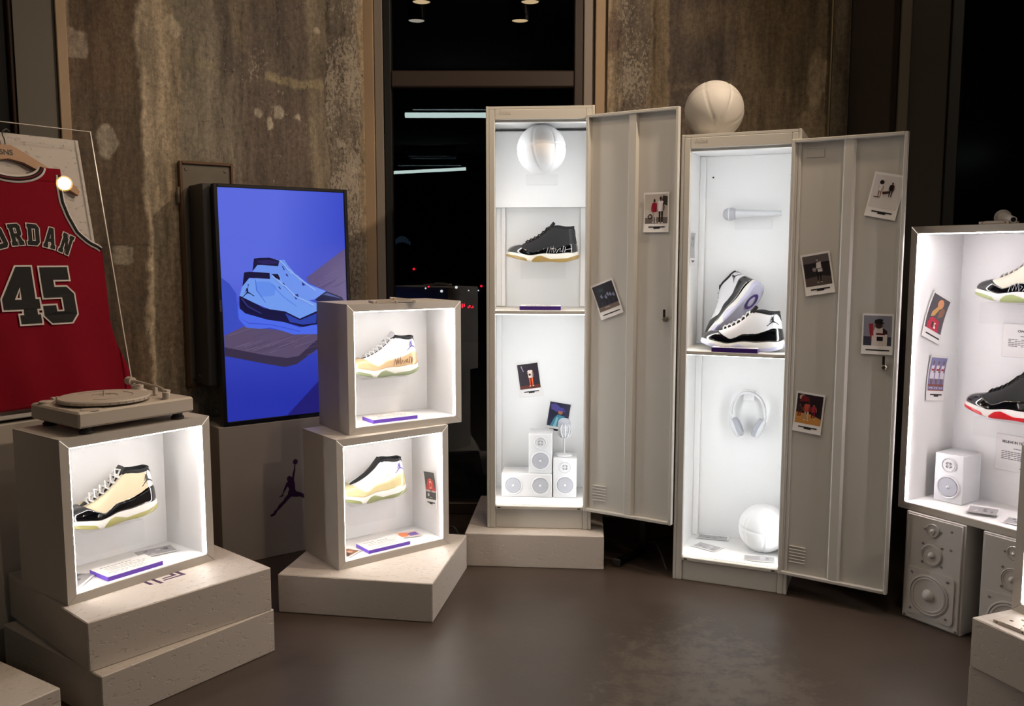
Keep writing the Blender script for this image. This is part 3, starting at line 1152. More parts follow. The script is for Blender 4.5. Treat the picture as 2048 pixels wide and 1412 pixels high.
def patch(mb, s0, s1, ns, vlo, vhi, nv, L, off, loop=False):
    ss = np.linspace(s0, s1, ns + 1)
    if loop:
        ss = ss[:-1]
    S = np.repeat(ss[:, None], nv + 1, 1)
    lo = vlo(ss) if callable(vlo) else np.full(len(ss), vlo)
    hi = vhi(ss) if callable(vhi) else np.full(len(ss), vhi)
    t = np.linspace(0, 1, nv + 1)[None]
    V = lo[:, None] + (hi - lo)[:, None] * t
    edge = np.ones((len(ss), nv + 1))
    edge[:, -1] = .1
    edge[:, 0] = .1
    mb.quadgrid(surfn(S, V, L, off * edge), close_u=loop)
    return mb


def q_of(s):
    s = np.asarray(s) % 2
    return np.where(s <= 1, s, 2 - s)


_v = np.linspace(0, 1, 81)


def mud_v(scale=1.0, low=0):
    def f(ss):
        out = []
        for s in ss:
            P = surf(np.full(81, s), _v, 1.0)
            x = P[:, 0] + .5
            z = P[:, 2]
            mt = MTf(x)
            lim = mt + (np.interp(x, MGx, MGz) - mt) * scale
            k = np.nonzero(z >= lim)[0]
            out.append(_v[k[0]] if len(k) and k[0] > 0 else (1.0 if not len(k) else .02))
        return np.array(out)
    return f


def shoe(label, cfg, loc, rot, L=.314, group='sneakers on display'):
    t = thing('sneaker', label, 'sneaker', loc, rot, group)
    c = lambda k, d=None: cfg.get(k, d)
    mm = {}

    def sm(key, col, **kw):
        k = (key, col)
        if k not in SHOEM:
            SHOEM[k] = mat('%s_%d' % (key, len(SHOEM)), tuple(q * .9 for q in col), **kw)
        return SHOEM[k]
    m_up = sm('upper_fabric', c('upper'), rough=.75, bump=(180, .15, .001))
    m_mud = sm('patent_leather', c('mud'), rough=.1 if c('patent', 1) else .6, coat=1 if c('patent', 1) else 0)
    m_mid = sm('foam_midsole', c('mid', (240, 238, 234)), rough=.55)
    m_pod = sm('rubber_outsole', c('pod'), rough=.3, trans=.25)
    m_col = sm('collar_lining', c('collar'), rough=.85, bump=(300, .3, .001))
    m_heel = sm('heel_leather', c('heel'), rough=.55)
    m_lace = sm('shoe_lace', c('lace') or (20, 20, 20), rough=.8)
    m_bot = sm('sole_base', c('bottom', (60, 60, 62)), rough=.6)
    # upper
    mb = MB()
    ss = np.linspace(0, 2, 97)[:-1]
    V = np.linspace(0, 1, 15)
    S, VV = np.meshgrid(ss, V, indexing='ij')
    mb.quadgrid(surf(S, VV, L), close_u=True)
    mb.build('upper', m_up, t, smooth=60)
    # lining bowl
    T = surf(ss, np.ones(96), L)
    q = q_of(ss)
    rows = []
    for k, (sc, dz) in enumerate(((1, 0), (.93, .004), (.84, -.004), (.8, -.035), (.6, -.06), (.0, -.065))):
        P = T.copy()
        zmin = np.maximum(P[:, 2] + dz * L / .314, .15 * L)
        P[:, 1] *= sc
        P[:, 0] = (P[:, 0] - .26 * L) * (1 - .25 * (1 - sc)) + .26 * L
        P[:, 2] = zmin
        rows.append(P)
    mb = MB().quadgrid(np.stack(rows, 1), close_u=True)
    mb.build('lining', m_col, t, smooth=60)
    # mudguard
    vm = mud_v(c('mudscale', 1.0))
    mb = MB()
    patch(mb, 0, 2, 128, 0, vm, 9, L, .0028, loop=True)
    mb.build('mudguard', m_mud, t, smooth=60)
    # heel counter panel
    def hv_lo(s):
        return np.minimum(vm(s) , .98)
    mb = MB()
    hq = .19
    for a, b in ((0, hq), (2 - hq, 2)):
        patch(mb, a, b, 16, hv_lo, lambda s: np.full(len(s), .985), 8, L, .0014)
    mb.build('heel_panel', m_heel, t, smooth=60)
    # collar band, deeper at the heel tab
    def cv(s):
        q = q_of(s)
        return np.where(q < .10, .60 + (q / .10) * .32, np.where(q < .38, .93, .97))
    mb = MB()
    for a, b in ((0, .42), (1.58, 2)):
        patch(mb, a, b, 40, cv, 1.0, 3, L, .0026)
    # rolled rim
    ring = surf(ss, np.ones(96), L)
    ring_pts = [tuple(p) for s_, p in zip(ss, ring) if q_of(s_) < .44]
    k = next(i for i, s_ in enumerate(ss) if q_of(s_) >= .44)
    a_ = [tuple(surf(np.array(x), np.array(1.0), L)) for x in np.linspace(1.57, 2.43, 50)]
    mb.tube(a_, .0042, 8)
    mb.build('collar', m_col, t, smooth=60)
    # tongue
    mb = MB()
    tx = np.linspace(.232, .665 if c('lace') else .64, 16)
    rows = []
    for i, x in enumerate(tx):
        zc = np.interp(x, [.23, .33, .45, .54, .60, .665], [.236, .278, .340, .410, .472, .552])
        hw = np.interp(x, [.23, .35, .6, .70], [.022, .046, .06, .045])
        rows.append([((x - .5 - .015 * (1 - (y ** 2))) * L, y * hw * L, (zc + .012 * (1 - y * y)) * L) for y in np.linspace(-1, 1, 9)])
    rows2 = [[(p[0] + .018 * L, p[1], p[2] - .02 * L) for p in r] for r in rows]
    P = np.concatenate([np.array(rows), np.array(rows2)[:, ::-1]], 1)
    mb.quadgrid(P, close_v=True)
    mb.build('tongue', sm('tongue_fabric', c('tongue', c('collar')), rough=.85), t, smooth=50)
    # laces
    if c('lace'):
        mb = MB()
        qs = [.82, .765, .71, .65, .59, .53, .47]
        for i, qq in enumerate(qs):
            a = surf(np.array(qq), np.array(1.0), L) 
            b = a * np.array([1, -1, 1])
            e = np.array([-.01, 0, .02]) * L
            out = np.array([0, -.02 * L, -.012 * L])
            pts = [a + out, a + e * .8, a * .5 + b * .5 + e * 1.4, b + e * .8, b + out * np.array([1, -1, 1])]
            mb.tube([tuple(p) for p in pts], .0030, 7)
            if i < len(qs) - 1:
                n_ = surf(np.array(qs[i + 1]), np.array(1.0), L)
                pts = [a + e, (a + n_ * np.array([1, -1, 1])) / 2 + e * 1.9, n_ * np.array([1, -1, 1]) + e]
                mb.tube([tuple(p) for p in pts], .0027, 6)
                pts = [p * np.array([1, -1, 1]) for p in pts]
                mb.tube([tuple(p) for p in pts], .0027, 6)
            if c('loops') and i > 0:   # slack loops standing up on the near side
                p0 = a + out
                lp = [p0, a + np.array([-.065, -.05, .03]) * L, a + np.array([-.05, -.02, .095]) * L, a + np.array([.02, .0, .07]) * L, a + e]
                mb.tube([tuple(p) for p in lp], .0030, 7)
        mb.build('laces', m_lace, t, smooth=60)
    # midsole wall and base
    ss2 = np.linspace(0, 2, 129)[:-1]
    q = q_of(ss2)
    sd = np.where(ss2 <= 1, -1, 1)
    cx, cy = CXf(q), CYf(q)

    def ring_at(f, out):
        """f: 0 top of midsole .. 1 ground edge"""
        ox = np.gradient(cx * 1.0)
        nx, ny = (cx - .5) * .55, cy
        nl = np.maximum(np.hypot(nx, ny), 1e-6)
        x = cx + nx / nl * out
        y = cy + ny / nl * out
        zt = MTf(cx) + .004
        zb = BOTf(cx)
        return np.stack([(x - .5) * L, sd * y * L, (zt + (zb - zt) * f) * L], -1)
    prof = [(0, -.004), (.0, .008), (.15, .014), (.45, .018), (.75, .016), (.93, .010), (1.0, -.006)]
    rows = np.stack([ring_at(f, o_) for f, o_ in prof], 1)
    mb = MB().quadgrid(rows, close_u=True, flip=True)
    mb.build('midsole', m_mid, t, smooth=60)
    # ground face
    bot = ring_at(1.0, -.006)
    ctr = bot.copy()
    ctr[:, 1] = 0
    mid_ = bot.copy()
    mid_[:, 1] *= .55
    mb = MB().quadgrid(np.stack([bot, mid_, ctr], 1), close_u=True, flip=True)
    mb.build('sole_base', m_bot, t, smooth=60)
    # outsole pods: rubber patches wrapping the lower side wall
    mb = MB()
    zt = MTf(cx) + .004
    zb = BOTf(cx)
    pz = np.interp(cx, PODx, PODz)
    fr = np.clip((pz - zt) / np.where(np.abs(zb - zt) < 1e-6, -1e-6, zb - zt), 0, 1.02)
    fs = [p[0] for p in prof]
    os_ = [p[1] for p in prof]
    rows = []
    for k in range(7):
        f = fr + (1.02 - fr) * k / 6
        o_ = np.interp(f, fs[1:], os_[1:]) + (.006 if 0 < k else .001)
        nx, ny = (cx - .5) * .55, cy
        nl = np.maximum(np.hypot(nx, ny), 1e-6)
        rows.append(np.stack([(cx + nx / nl * o_ - .5) * L, sd * (cy + ny / nl * o_) * L, (zt + (zb - zt) * f) * L], -1))
    G = np.stack(rows, 1)
    keep = pz > zb - .005
    n = len(ss2)
    for i in range(n):
        j = (i + 1) % n
        if keep[i] or keep[j]:
            mb.quadgrid(np.stack([G[i], G[j]]), flip=True)
    mb.build('outsole', m_pod, t, smooth=60)
    if c('ring'):   # coloured ring moulded into the underside
        mb = MB()
        for (cxx, rr, r0) in ((.76, .080, .050),):
            a_ = np.linspace(0, 2 * np.pi, 33)[:-1]
            P = np.stack([np.stack([(cxx - .5 + k_ * 1.5 * np.cos(a_)) * L, k_ * np.sin(a_) * L, np.full(32, -.016 * L)], -1) for k_ in (r0, rr)], 1)
            mb.quadgrid(P, close_u=True)
            a0 = 0
        mb.build('sole_ring', M['deep_purple'], t)
    # emblem on the heel panel, near side
    S, VV = np.meshgrid(np.linspace(.03, .97, 220), np.linspace(0, 1, 90), indexing='ij')
    lat = surf(S, VV, L).reshape(-1, 3)

    def on_side(x, z, off):
        k = np.argmin((lat[:, 0] - x) ** 2 + (lat[:, 2] - z) ** 2)
        return (x, lat[k, 1] - off, z)
    if c('logo'):
        h = .052
        cxx, cz = (.888 - .5) * L, .315 * L
        mb = emblem(MB(), lambda x, z: on_side(cxx + x * h * .95, cz + z * h, .0036))
        mb.build('heel_emblem', sm('emblem_ink', c('logo'), rough=.5), t)
    if c('sign'):
        m_s = sm('signature_ink', c('sign'), rough=.35)
        g = random.Random(5)
        for pts in ([(.56, .11), (.585, .20), (.60, .12), (.625, .21), (.635, .13), (.66, .22), (.665, .12), (.70, .17), (.68, .18)],
                    [(.70, .12), (.73, .17), (.76, .19), (.75, .14), (.78, .15)], [(.79, .13), (.80, .22), (.83, .20), (.815, .13), (.84, .17), (.92, .18)]):
            z0 = c('signz', .0)
            P = [on_side((x - .5 + c('signx', 0)) * L, (z + z0) * L, .0042) for x, z in pts]
            # resample for smoothness
            MB().tube(P, .0011, 5).build('signature', m_s, t)
    if c('tab'):
        p_ = surf(np.array(.05), np.array(.80), L)
        text_mesh('heel_number', c('tab'), .024, 'paper', t, (p_[0] + .0055, p_[1] - .0035, p_[2]), (R(84), 0, R(58)), .0005, .0004, 'CENTER')
    return t


SHOEM = {}
BLK = (11, 11, 14)


def shoe_at(fr, u, v, z, label, cfg, L=.314, tilt=0, yaw=0):
    return shoe(label, cfg, fr(u, v, z), (0, -R(tilt), fr.a + R(yaw)), L)


CONC = dict(upper=(230, 216, 182), mud=BLK, pod=(178, 174, 112), collar=(26, 26, 30), heel=(242, 240, 240), lace=(238, 236, 232), logo=(24, 24, 28), loops=1, tongue=(60, 60, 60))
shoe_at(F_BOX1, .218, .15, .178, 'cream high top sneaker with black patent guard in the turntable box', CONC, tilt=1.5)
shoe_at(F_BOX2, .212, .15, .20, 'white and peach high top sneaker with signature in the upper stacked box', dict(upper=(240, 240, 240), mud=(238, 204, 158), pod=(150, 160, 124), collar=(30, 30, 34), heel=(240, 240, 242), lace=(244, 244, 244), logo=(110, 96, 180), sign=(150, 110, 90), signx=.05, signz=.02, tongue=(200, 200, 205)))
shoe_at(F_BOX3, .218, .15, .207, 'white and pale yellow sneaker without laces in the lower stacked box', dict(upper=(240, 240, 240), mud=(238, 222, 170), pod=(150, 156, 108), collar=(24, 24, 28), heel=(240, 240, 242), lace=None, logo=(104, 88, 190), tongue=(24, 24, 28)))
shoe_at(F_L1, .229, .23, 1.157, 'all black high top sneaker with gum sole and silver signature in the left locker', dict(upper=(17, 17, 22), mud=(10, 10, 13), pod=(172, 142, 84), collar=(14, 14, 18), heel=(16, 16, 21), lace=(12, 12, 15), mudscale=.72, sign=(226, 226, 230), mid=(236, 234, 224)))
WB = dict(upper=(238, 238, 242), mud=BLK, pod=(206, 206, 232), collar=(22, 22, 26), heel=(242, 242, 246), lace=(236, 236, 240), logo=(24, 24, 28), ring=1, bottom=(206, 204, 226))
shoe_at(F_L2, .238, .112, .952, 'white and black patent sneaker lying flat on the right locker shelf', WB, L=.32)
shoe_at(F_CASE, .30, .195, .768, 'cream sneaker with black patent toe, upper shoe in the tall case', dict(CONC, upper=(232, 226, 206), pod=(176, 188, 132), sign=(220, 220, 224), signx=-.12, loops=0))
shoe_at(F_CASE, .285, .195, .36, 'black sneaker with red sole, lower shoe in the tall case', dict(upper=(15, 14, 16), mud=(9, 9, 11), pod=(206, 36, 44), collar=(13, 12, 14), heel=(14, 14, 16), lace=(10, 10, 12), mid=(238, 234, 228)))
# the mate standing on its toe behind the flat one
bm_ = F_L2.M.to_3x3() @ Matrix.Rotation(R(8), 3, 'Z') @ Matrix.Rotation(R(-53), 3, 'Y') @ Matrix.Rotation(R(-40), 3, 'X')
shoe('white and black patent sneaker standing on its toe, leaning behind its mate', dict(WB, tab='45', lace=(236, 236, 240)), F_L2(.205, .203, 1.078), bm_.to_euler(), L=.315)
for a in ((F_BOX1, .11, .31, .10, .234, .095, 0.171, 'white bracket holding the cream shoe in the turntable box'),
          (F_BOX2, .11, .31, .10, .234, .12, 0.194, 'white bracket holding the peach shoe in the upper box'),
          (F_BOX3, .11, .31, .10, .234, .125, 0.201, 'white bracket under the shoe without laces'),
          (F_L1, .133, .331, .18, .328, 1.081, 1.156, 'white bracket under the black shoe in the left locker'),
          (F_CASE, .19, .41, .13, .279, .69, 0.762, 'white bracket under the upper shoe in the tall case'),
          (F_CASE, .19, .41, .13, .279, .29, 0.354, 'white bracket under the lower shoe in the tall case'),
          (F_L1, .156, .295, .205, .2712, 1.496, 1.541, 'white bracket under the ball in the left locker'),
          (F_L2, .169, .318, .27, .328, 1.44, 1.48, 'white bracket under the handheld microphone in the right locker')):
    bracket(*a)


# ------------------------------------------------------------------ lockers
def locker(fr, label, door_deg, name_tag):
    W, H, D = .452, 1.8, .45
    t = thing('locker', label, 'locker', fr.o, (0, 0, fr.a), group='open white lockers')
    BOX('side_panel', 'locker', t, 0, .012, 0, D, 0, H, .002)
    BOX('side_panel', 'locker', t, W - .012, W, 0, D, 0, H, .002)
    BOX('top_panel', 'locker', t, .0125, W - .0125, .001, D, H - .012, H - .001, .001)
    BOX('rear_panel', 'locker', t, .0125, W - .0125, D - .012, D, .0, H - .013, 0)
    BOX('stile', 'locker', t, .0125, .037, .0, .02, .0, H - .0125, .002)
    BOX('stile', 'locker', t, .417, W - .0125, .0, .02, .0, H - .0125, .002)
    BOX('top_rail', 'locker', t, .0375, .4165, .0, .02, 1.745, H - .0125, .002)
    BOX('rail_lip', 'locker', t, .0375, .4165, .012, .03, 1.735, 1.7449, .001)
    BOX('kick_plate', 'locker', t, .0375, .4165, .006, .02, 0, .084, .002)
    BOX('sill', 'locker', t, .0375, .4165, -.004, .02, .0845, .099, .002)
    for x in (.052, .40):
        BOX('sill_slot', 'ink', t, x - .007, x + .007, -.0045, -.0035, .089, .094, 0)
    BOX('floor_panel', 'inner', t, .013, W - .013, .021, .34, .09, .1, 0)
    BOX('roof_lining', 'inner', t, .013, W - .013, .031, .34, 1.748, 1.75, 0)
    BOX('lining', 'inner', t, .0125, .0135, .021, .34, .1, 1.748, 0)
    BOX('lining', 'inner', t, W - .0135, W - .0125, .021, .34, .1, 1.748, 0)
    BOX('back_panel', 'inner', t, .0136, W - .0136, .33, .336, .101, 1.747, 0)
    BOX('corner_post', 'inner', t, .0137, .038, .305, .3295, .101, .934, .002)
    BOX('corner_post', 'inner', t, .0137, .038, .305, .3295, .951, 1.747, .002)
    for x in (.066, .385):
        MB().lathe([(0, 0), (.004, 0), (.004, .001), (0, .001)], 10, Matrix.Translation((x, .3298, 1.66)) @ Matrix.Rotation(R(90), 4, 'X')).build('screw_hole', 'ink', t)
    BOX('shelf', 'locker', t, .0138, W - .0138, .003, .3295, .935, .9495, .001)
    led = 'led_locker'
    for z0, z1 in ((.105, .93), (.955, 1.73)):
        BOX('led_strip', led, t, .0142, .0182, .024, .044, z0, z1, 0)
        BOX('led_strip', led, t, W - .0182, W - .0142, .024, .044, z0, z1, 0)
        BOX('led_strip', 'led_low', t, .03, W - .03, .024, .036, z0 - .004, z0 - .001, 0) if z0 < .5 else None
        if z0 < .5:
            BOX('led_strip', led, t, .03, W - .03, .032, .040, z1 + .001, z1 + .004, 0)
    text_mesh('maker_name', 'Atlas', .026, 'locker_emboss', t, (.052, -.0001, 1.765), (R(90), 0, 0), .0006, 0, 'LEFT')
    # the open door: hinge line on the right stile, local x runs along the door
    hx, hy = .417, -.006
    dm = bpy.data.objects.new('tmp', None)
    rot = R(door_deg) - fr.a
    P = [(0, .0), (.403, .0), (.403, .022), (0, .022)]
    door = MB()
    door.box(0, .403, .018, .022, .085, 1.76, .001)      # outer skin (away from viewer)
    for (a, b, c_, d_) in ((0, .012, .085, 1.76), (.391, .403, .085, 1.76)):
        door.box(a, b, -.001, .018, c_, d_, .002)
    door.box(.012, .391, -.001, .018, .085, .098, .002)
    door.box(.012, .391, -.001, .018, 1.748, 1.76, .002)
    d = door.build('door', 'locker', t, loc=(hx, hy, 0), rot=(0, 0, rot))
    s_ = MB()
    s_.prism([(.184, .018), (.192, .004), (.222, .004), (.230, .018)], 'z', .10, 1.747)
    fixn(s_.build('stiffener', 'locker', d))
    for k in range(6):
        BOX('louvre', 'locker', d, .038, .102, .0115, .0179, .136 + k * .0125, .1405 + k * .0125, .002)
    if name_tag:
        mbt = MB()
        for a in ((.049, .115, 1.691, 1.694), (.049, .115, 1.725, 1.728), (.049, .052, 1.694, 1.725), (.112, .115, 1.694, 1.725)):
            mbt.box(a[0], a[1], .0155, .018, a[2], a[3], .0006)
        mbt.build('label_holder', 'locker', d)
    # cam lock: bar and nut
    lk = MB().box(.351, .361, .002, .006, .925, .968, .001).build('lock_bar', 'dark_steel', d)
    MB().lathe([(0, 0), (.011, 0), (.011, .014), (.007, .018), (0, .018)], 6, Matrix.Translation((.358, .0175, .928)) @ Matrix.Rotation(R(90), 4, 'X')).build('lock_nut', 'steel', lk)
    return t, Frame(*(fr(hx, hy, 0).xy), door_deg, fr.o.z)


M['locker_emboss'] = mat('locker_emboss', (186, 180, 172), .5)
lk1, F_D1 = locker(F_L1, 'open white metal locker on a plinth, in front of the dark window', -32, False)
lk2, F_D2 = locker(F_L2, 'open white metal locker standing on the floor, with a ball on top', -34.1, True)
# stepped upper lining of the left locker
BOX('upper_lining', 'inner', lk1, .0142, .4378, .272, .2718, 1.404, 1.734, 0)
BOX('upper_lining_edge', 'inner', lk1, .0142, .4378, .272, .3296, 1.4, 1.404, 0)
for x0, x1 in ((.0385, .056), (.398, .4378)):
    BOX('recess_side', 'inner', lk1, x0, x1, .3, .3296, .951, 1.3995, .002)


# ------------------------------------------------------------------ balls
def basketball(loc, r, label, rot=(0, 0, 0), m='white_prop'):
    n, k = 96, 64
    P = []
    for i in range(n):
        row = []
        a = 2 * math.pi * i / n
        for j in range(k + 1):
            b = math.pi * j / k
            d = Vector((math.sin(b) * math.cos(a), math.sin(b) * math.sin(a), math.cos(b)))
            g = min(abs(d.x), abs(d.y))
            # curved pair of seams
            cs = abs(abs(d.z) - .62 * math.sqrt(max(0, 1 - d.z * d.z)) * abs(d.x / max(1e-6, math.hypot(d.x, d.y))) - .12) if True else 1
            g = min(g, cs)
            w_ = math.exp(-(g / .035) ** 2)
            rr = r * (1 - .028 * w_ + .0015 * math.sin(60 * a) * math.sin(50 * b))
            row.append(tuple(d * rr))
        P.append(row)
    mb = MB().quadgrid(P, close_u=True)
    o = mb.build('basketball', m, None, smooth=180, loc=loc, rot=rot)
    return tag(o, label, 'ball', 'white painted basketballs')


basketball(F_L2(.087, .2, 1.8 + .1165), .119, 'white basketball resting on top of the right locker', (R(50), R(20), R(15)))
basketball(F_L1(.226, .158, 1.541 + .099), .107, 'white ball on a bracket at the top of the left locker', (R(80), 0, R(30)), 'ball_white')
basketball(F_L2(.334, .2, .1 + .0995), .1015, 'white basketball on the floor of the right locker', (R(90), R(5), R(-12)), 'ball_white')


# ------------------------------------------------------------------ loudspeakers
def ring_prof(r, d):
    return [(r * 1.08, .0), (r * 1.1, .003), (r * 1.0, .005), (r * .96, .001), (r * .9, -.004), (r * .5, -d), (r * .3, -d * 1.05)]


def driver(t, x, z, r, name='woofer', m='white_prop', cone='white_prop_grey', dome=.26, prot=.003, flat=False):
    Tm = Matrix.Translation((x, 0, z)) @ Matrix.Rotation(R(90), 4, 'X')
    o = MB().lathe([(r * 1.14, -.002), (r * 1.14, prot), (r * 1.05, prot + .002), (r * .97, prot), (r * .95, .0005)], 40, Tm).build(name, m, t, smooth=35)
    c = MB().lathe([(r * .95, .0005), (r * .9, .0035), (r * .82, .003), (r * .4, .001), (0, .001)], 40, Tm).build('cone', cone, o, smooth=40)
    MB().lathe([(r * dome, .0005), (r * dome * .85, r * .10 + .002), (r * dome * .4, r * .15 + .003), (0, r * .17 + .003)], 24, Tm).build('dust_cap', 'prop_in' if m == 'prop_in' else m, o, smooth=60)
    return o


def small_speaker(fr, u, v, z, label, rz=0, wide=False):
    W, H, D = (.228, .108, .13) if wide else (.105, .18, .13)
    t = thing('bookshelf_speaker', label, 'speaker', fr(u, v, z), (0, 0, fr.a + R(rz)), group='small white speakers')
    BOX('cabinet', 'prop_in', t, 0, W, 0, D, 0, H, .0025)
    if wide:
        driver(t, .053, .053, .037, m='prop_in', dome=.16)
        driver(t, .176, .053, .037, m='prop_in', dome=.16)
    else:
        driver(t, .0525, .058, .038, m='prop_in', dome=.16)
        tw = driver(t, .0525, .140, .024, 'tweeter', 'prop_in', 'prop_in', dome=.2)
        for a in (45, 135, 225, 315):
            MB().tube([(.0525 + .010 * math.cos(R(a - 28)), -.004, .140 + .010 * math.sin(R(a - 28))), (.0525 + .011 * math.cos(R(a)), -.004, .140 + .011 * math.sin(R(a))), (.0525 + .010 * math.cos(R(a + 28)), -.004, .140 + .010 * math.sin(R(a + 28)))], .0018, 6).build('tweeter_guard', 'grey_ink', tw)
    return t


small_speaker(F_L1, .051, .14, .1005, 'wide white double speaker lying at the bottom of the left locker', wide=True)
small_speaker(F_L1, .174, .145, .209, 'small white speaker standing on the wide one in the left locker')
small_speaker(F_L1, .2845, .14, .1005, 'small white speaker on the locker floor with a microphone on top')
small_speaker(F_CASE, .068, .11, .0268, 'small white speaker on the floor of the tall right case', rz=5)


def floor_speaker(fr, u, label):
    W, H, D = .226, .4, .24
    t = thing('floor_speaker', label, 'speaker', fr(u, 0, 0), (0, 0, fr.a), group='large white floor speakers')
    BOX('cabinet', 'white_prop', t, 0, W, .006, D, 0, H, .003)
    BOX('baffle', 'white_prop', t, .008, W - .008, 0, .006, .006, H - .006, .002)
    mbp = MB()
    pts = []
    for cx, cz, a0 in ((.185, .045, -90), (.185, .185, 0), (.035, .185, 90), (.035, .045, 180)):
        for k in range(5):
            a = R(a0 + k * 22.5)
            pts.append((cx - .002 + .018 * math.cos(a), cz + .018 * math.sin(a)))
    mbp.prism(pts, 'y', -.005, .0)
    plate = fixn(mbp.build('woofer_plate', 'white_prop', t))

    def big(x, z, r, nm, base):
        Tm = Matrix.Translation((x, base, z)) @ Matrix.Rotation(R(90), 4, 'X')
        o = MB().lathe([(r * 1.1, 0), (r * 1.1, .003), (r * 1.02, .005), (r * .98, .0015), (r * .93, .0035), (r * .86, .0035), (r * .82, .0), (r * .45, .0005)], 44, Tm, cap=False).build(nm, 'white_prop', t, smooth=35)
        MB().lathe([(r * .98, .0016), (r * .965, .0022), (r * .95, .0016)], 44, Tm, cap=False).build('surround_gap', 'grey_ink', o, smooth=40)
        MB().lathe([(r * .84, .0012), (r * .5, .0008), (r * .34, .001), (r * .3, .008), (r * .18, .014), (0, .016)], 36, Tm).build('cone', 'white_prop', o, smooth=40)
        return o
    big(.108, .113, .068, 'woofer', -.005)
    big(.110, .262, .036, 'midrange', 0)
    big(.110, .352, .023, 'tweeter', 0)
    for (x, z) in ((.04, .183), (.176, .183), (.176, .047), (.04, .047), (.075, .297), (.147, .297), (.075, .23), (.147, .23), (.08, .352), (.14, .352), (.015, .012), (.211, .012), (.18, .365), (.18, .30)):
        MB().lathe([(0, .0), (.0045, .0), (.004, .003), (.0015, .003), (0, .0015)], 10, Matrix.Translation((x, -.005 if z < .19 and .03 < z else 0, z)) @ Matrix.Rotation(R(90), 4, 'X')).build('screw', 'grey_ink', t)
    return t


floor_speaker(F_SPK, 0, 'large white three-driver floor speaker under the tall case, fully visible')
floor_speaker(F_SPK, .286, 'large white floor speaker half hidden behind the lower right box')


# ------------------------------------------------------------------ microphones, headphones
def vintage_mic(fr, u, v, z, label):
    t = thing('vintage_microphone', label, 'microphone', fr(u, v, z), (0, 0, fr.a + R(12)))
    MB().lathe([(0, 0), (.037, 0), (.038, .003), (.034, .008), (.012, .011), (.006, .014), (0, .014)], 32).build('base', 'prop_in', t, smooth=35)
    MB().tube([(0, 0, .01), (0, 0, .085)], .0042, 12).build('stand', 'prop_in', t, smooth=40)
    h = MB()
    n = 28
    rows = []
    for k, (zz, rx, ry) in enumerate(((.082, .008, .008), (.088, .019, .016), (.10, .024, .019), (.118, .027, .021), (.14, .0285, .022), (.15, .029, .0225), (.162, .026, .02), (.170, .018, .014), (.173, .004, .003))):
        rows.append([(rx * math.cos(2 * math.pi * i / n), ry * math.sin(2 * math.pi * i / n), zz) for i in range(n)])
    h.quadgrid(rows, close_v=True, flip=True)
    hd = h.build('head', 'white_prop_grey', t, smooth=60)
    for k in range(9):
        zz = .096 + k * .0055
        rx, ry = .0255 + .0004 * k, .0205 + .0003 * k
        MB().tube([(rx * math.cos(2 * math.pi * i / 24), ry * math.sin(2 * math.pi * i / 24), zz) for i in range(24)], .0013, 5, closed=True).build('grille_bar', 'prop_in', hd, smooth=40)
    for sx in (-1, 1):
        MB().tube([(sx * .010, -.019, .088), (sx * .017, -.0215, .105), (sx * .021, -.021, .13), (sx * .014, -.024, .147)], .0028, 8).build('rib', 'prop_in', hd, smooth=40)
    MB().tube([(0, -.0225, .09), (0, -.0235, .147)], .003, 8).build('rib', 'prop_in', hd, smooth=40)
    MB().tube([(-.031, 0, .115), (-.028, 0, .095), (-.012, 0, .082), (0, 0, .08), (.012, 0, .082), (.028, 0, .095), (.031, 0, .115)], .0026, 8).build('yoke', 'prop_in', t, smooth=40)
    return t


vintage_mic(F_L1, .332, .195, .281, 'white vintage microphone on a round base in the left locker')


def hand_mic(mtx, label, L=.235):
    t = thing('handheld_microphone', label, 'microphone', mtx.to_translation(), mtx.to_euler(), group='white handheld microphones')
    # along +x from head to tail
    Tm = Matrix.Rotation(R(90), 4, 'Y')
    MB().lathe([(0, -.002), (.012, .0), (.021, .007), (.0255, .018), (.0262, .0225)], 28, Tm).build('grille', 'grille_grey', t, smooth=60)
    MB().lathe([(.0262, .0226), (.0275, .0235), (.0275, .0275), (.0262, .0284)], 28, Tm).build('grille_band', 'prop_in', t, smooth=35)
    MB().lathe([(.0262, .0285), (.0255, .036), (.022, .048), (.0185, .052)], 28, Tm).build('grille', 'grille_grey', t, smooth=60)
    MB().lathe([(.0186, .0521), (.0175, .06), (.0155, .11), (.0125, .175), (.0105, L - .012), (.0105, L), (.008, L), (.0075, L - .008), (0, L - .008)], 28, Tm).build('handle', 'prop_in', t, smooth=40)
    MB().lathe([(.0074, L - .0079), (.0074, L - .005), (0, L - .005)], 16, Tm).build('connector', 'ink', t)
    return t


M['grille_grey'] = mat('microphone_mesh', (176, 177, 184), .6, bump=(700, .8, .001))
mx = Matrix.Translation(F_L2(.118, .295, 1.503)) @ Matrix.Rotation(F_L2.a, 4, 'Z')
hand_mic(mx, 'white handheld microphone lying on a bracket in the right locker')
pa = F_CASE(.21, .20, 1.032 + .0275)
pb = F_CASE(.345, .028, 1.032 + .0115)
dv = (pb - pa).normalized()
mx = Matrix.Translation(pa) @ dv.to_track_quat('X', 'Z').to_matrix().to_4x4()
hand_mic(mx, 'white handheld microphone lying on top of the tall right case')


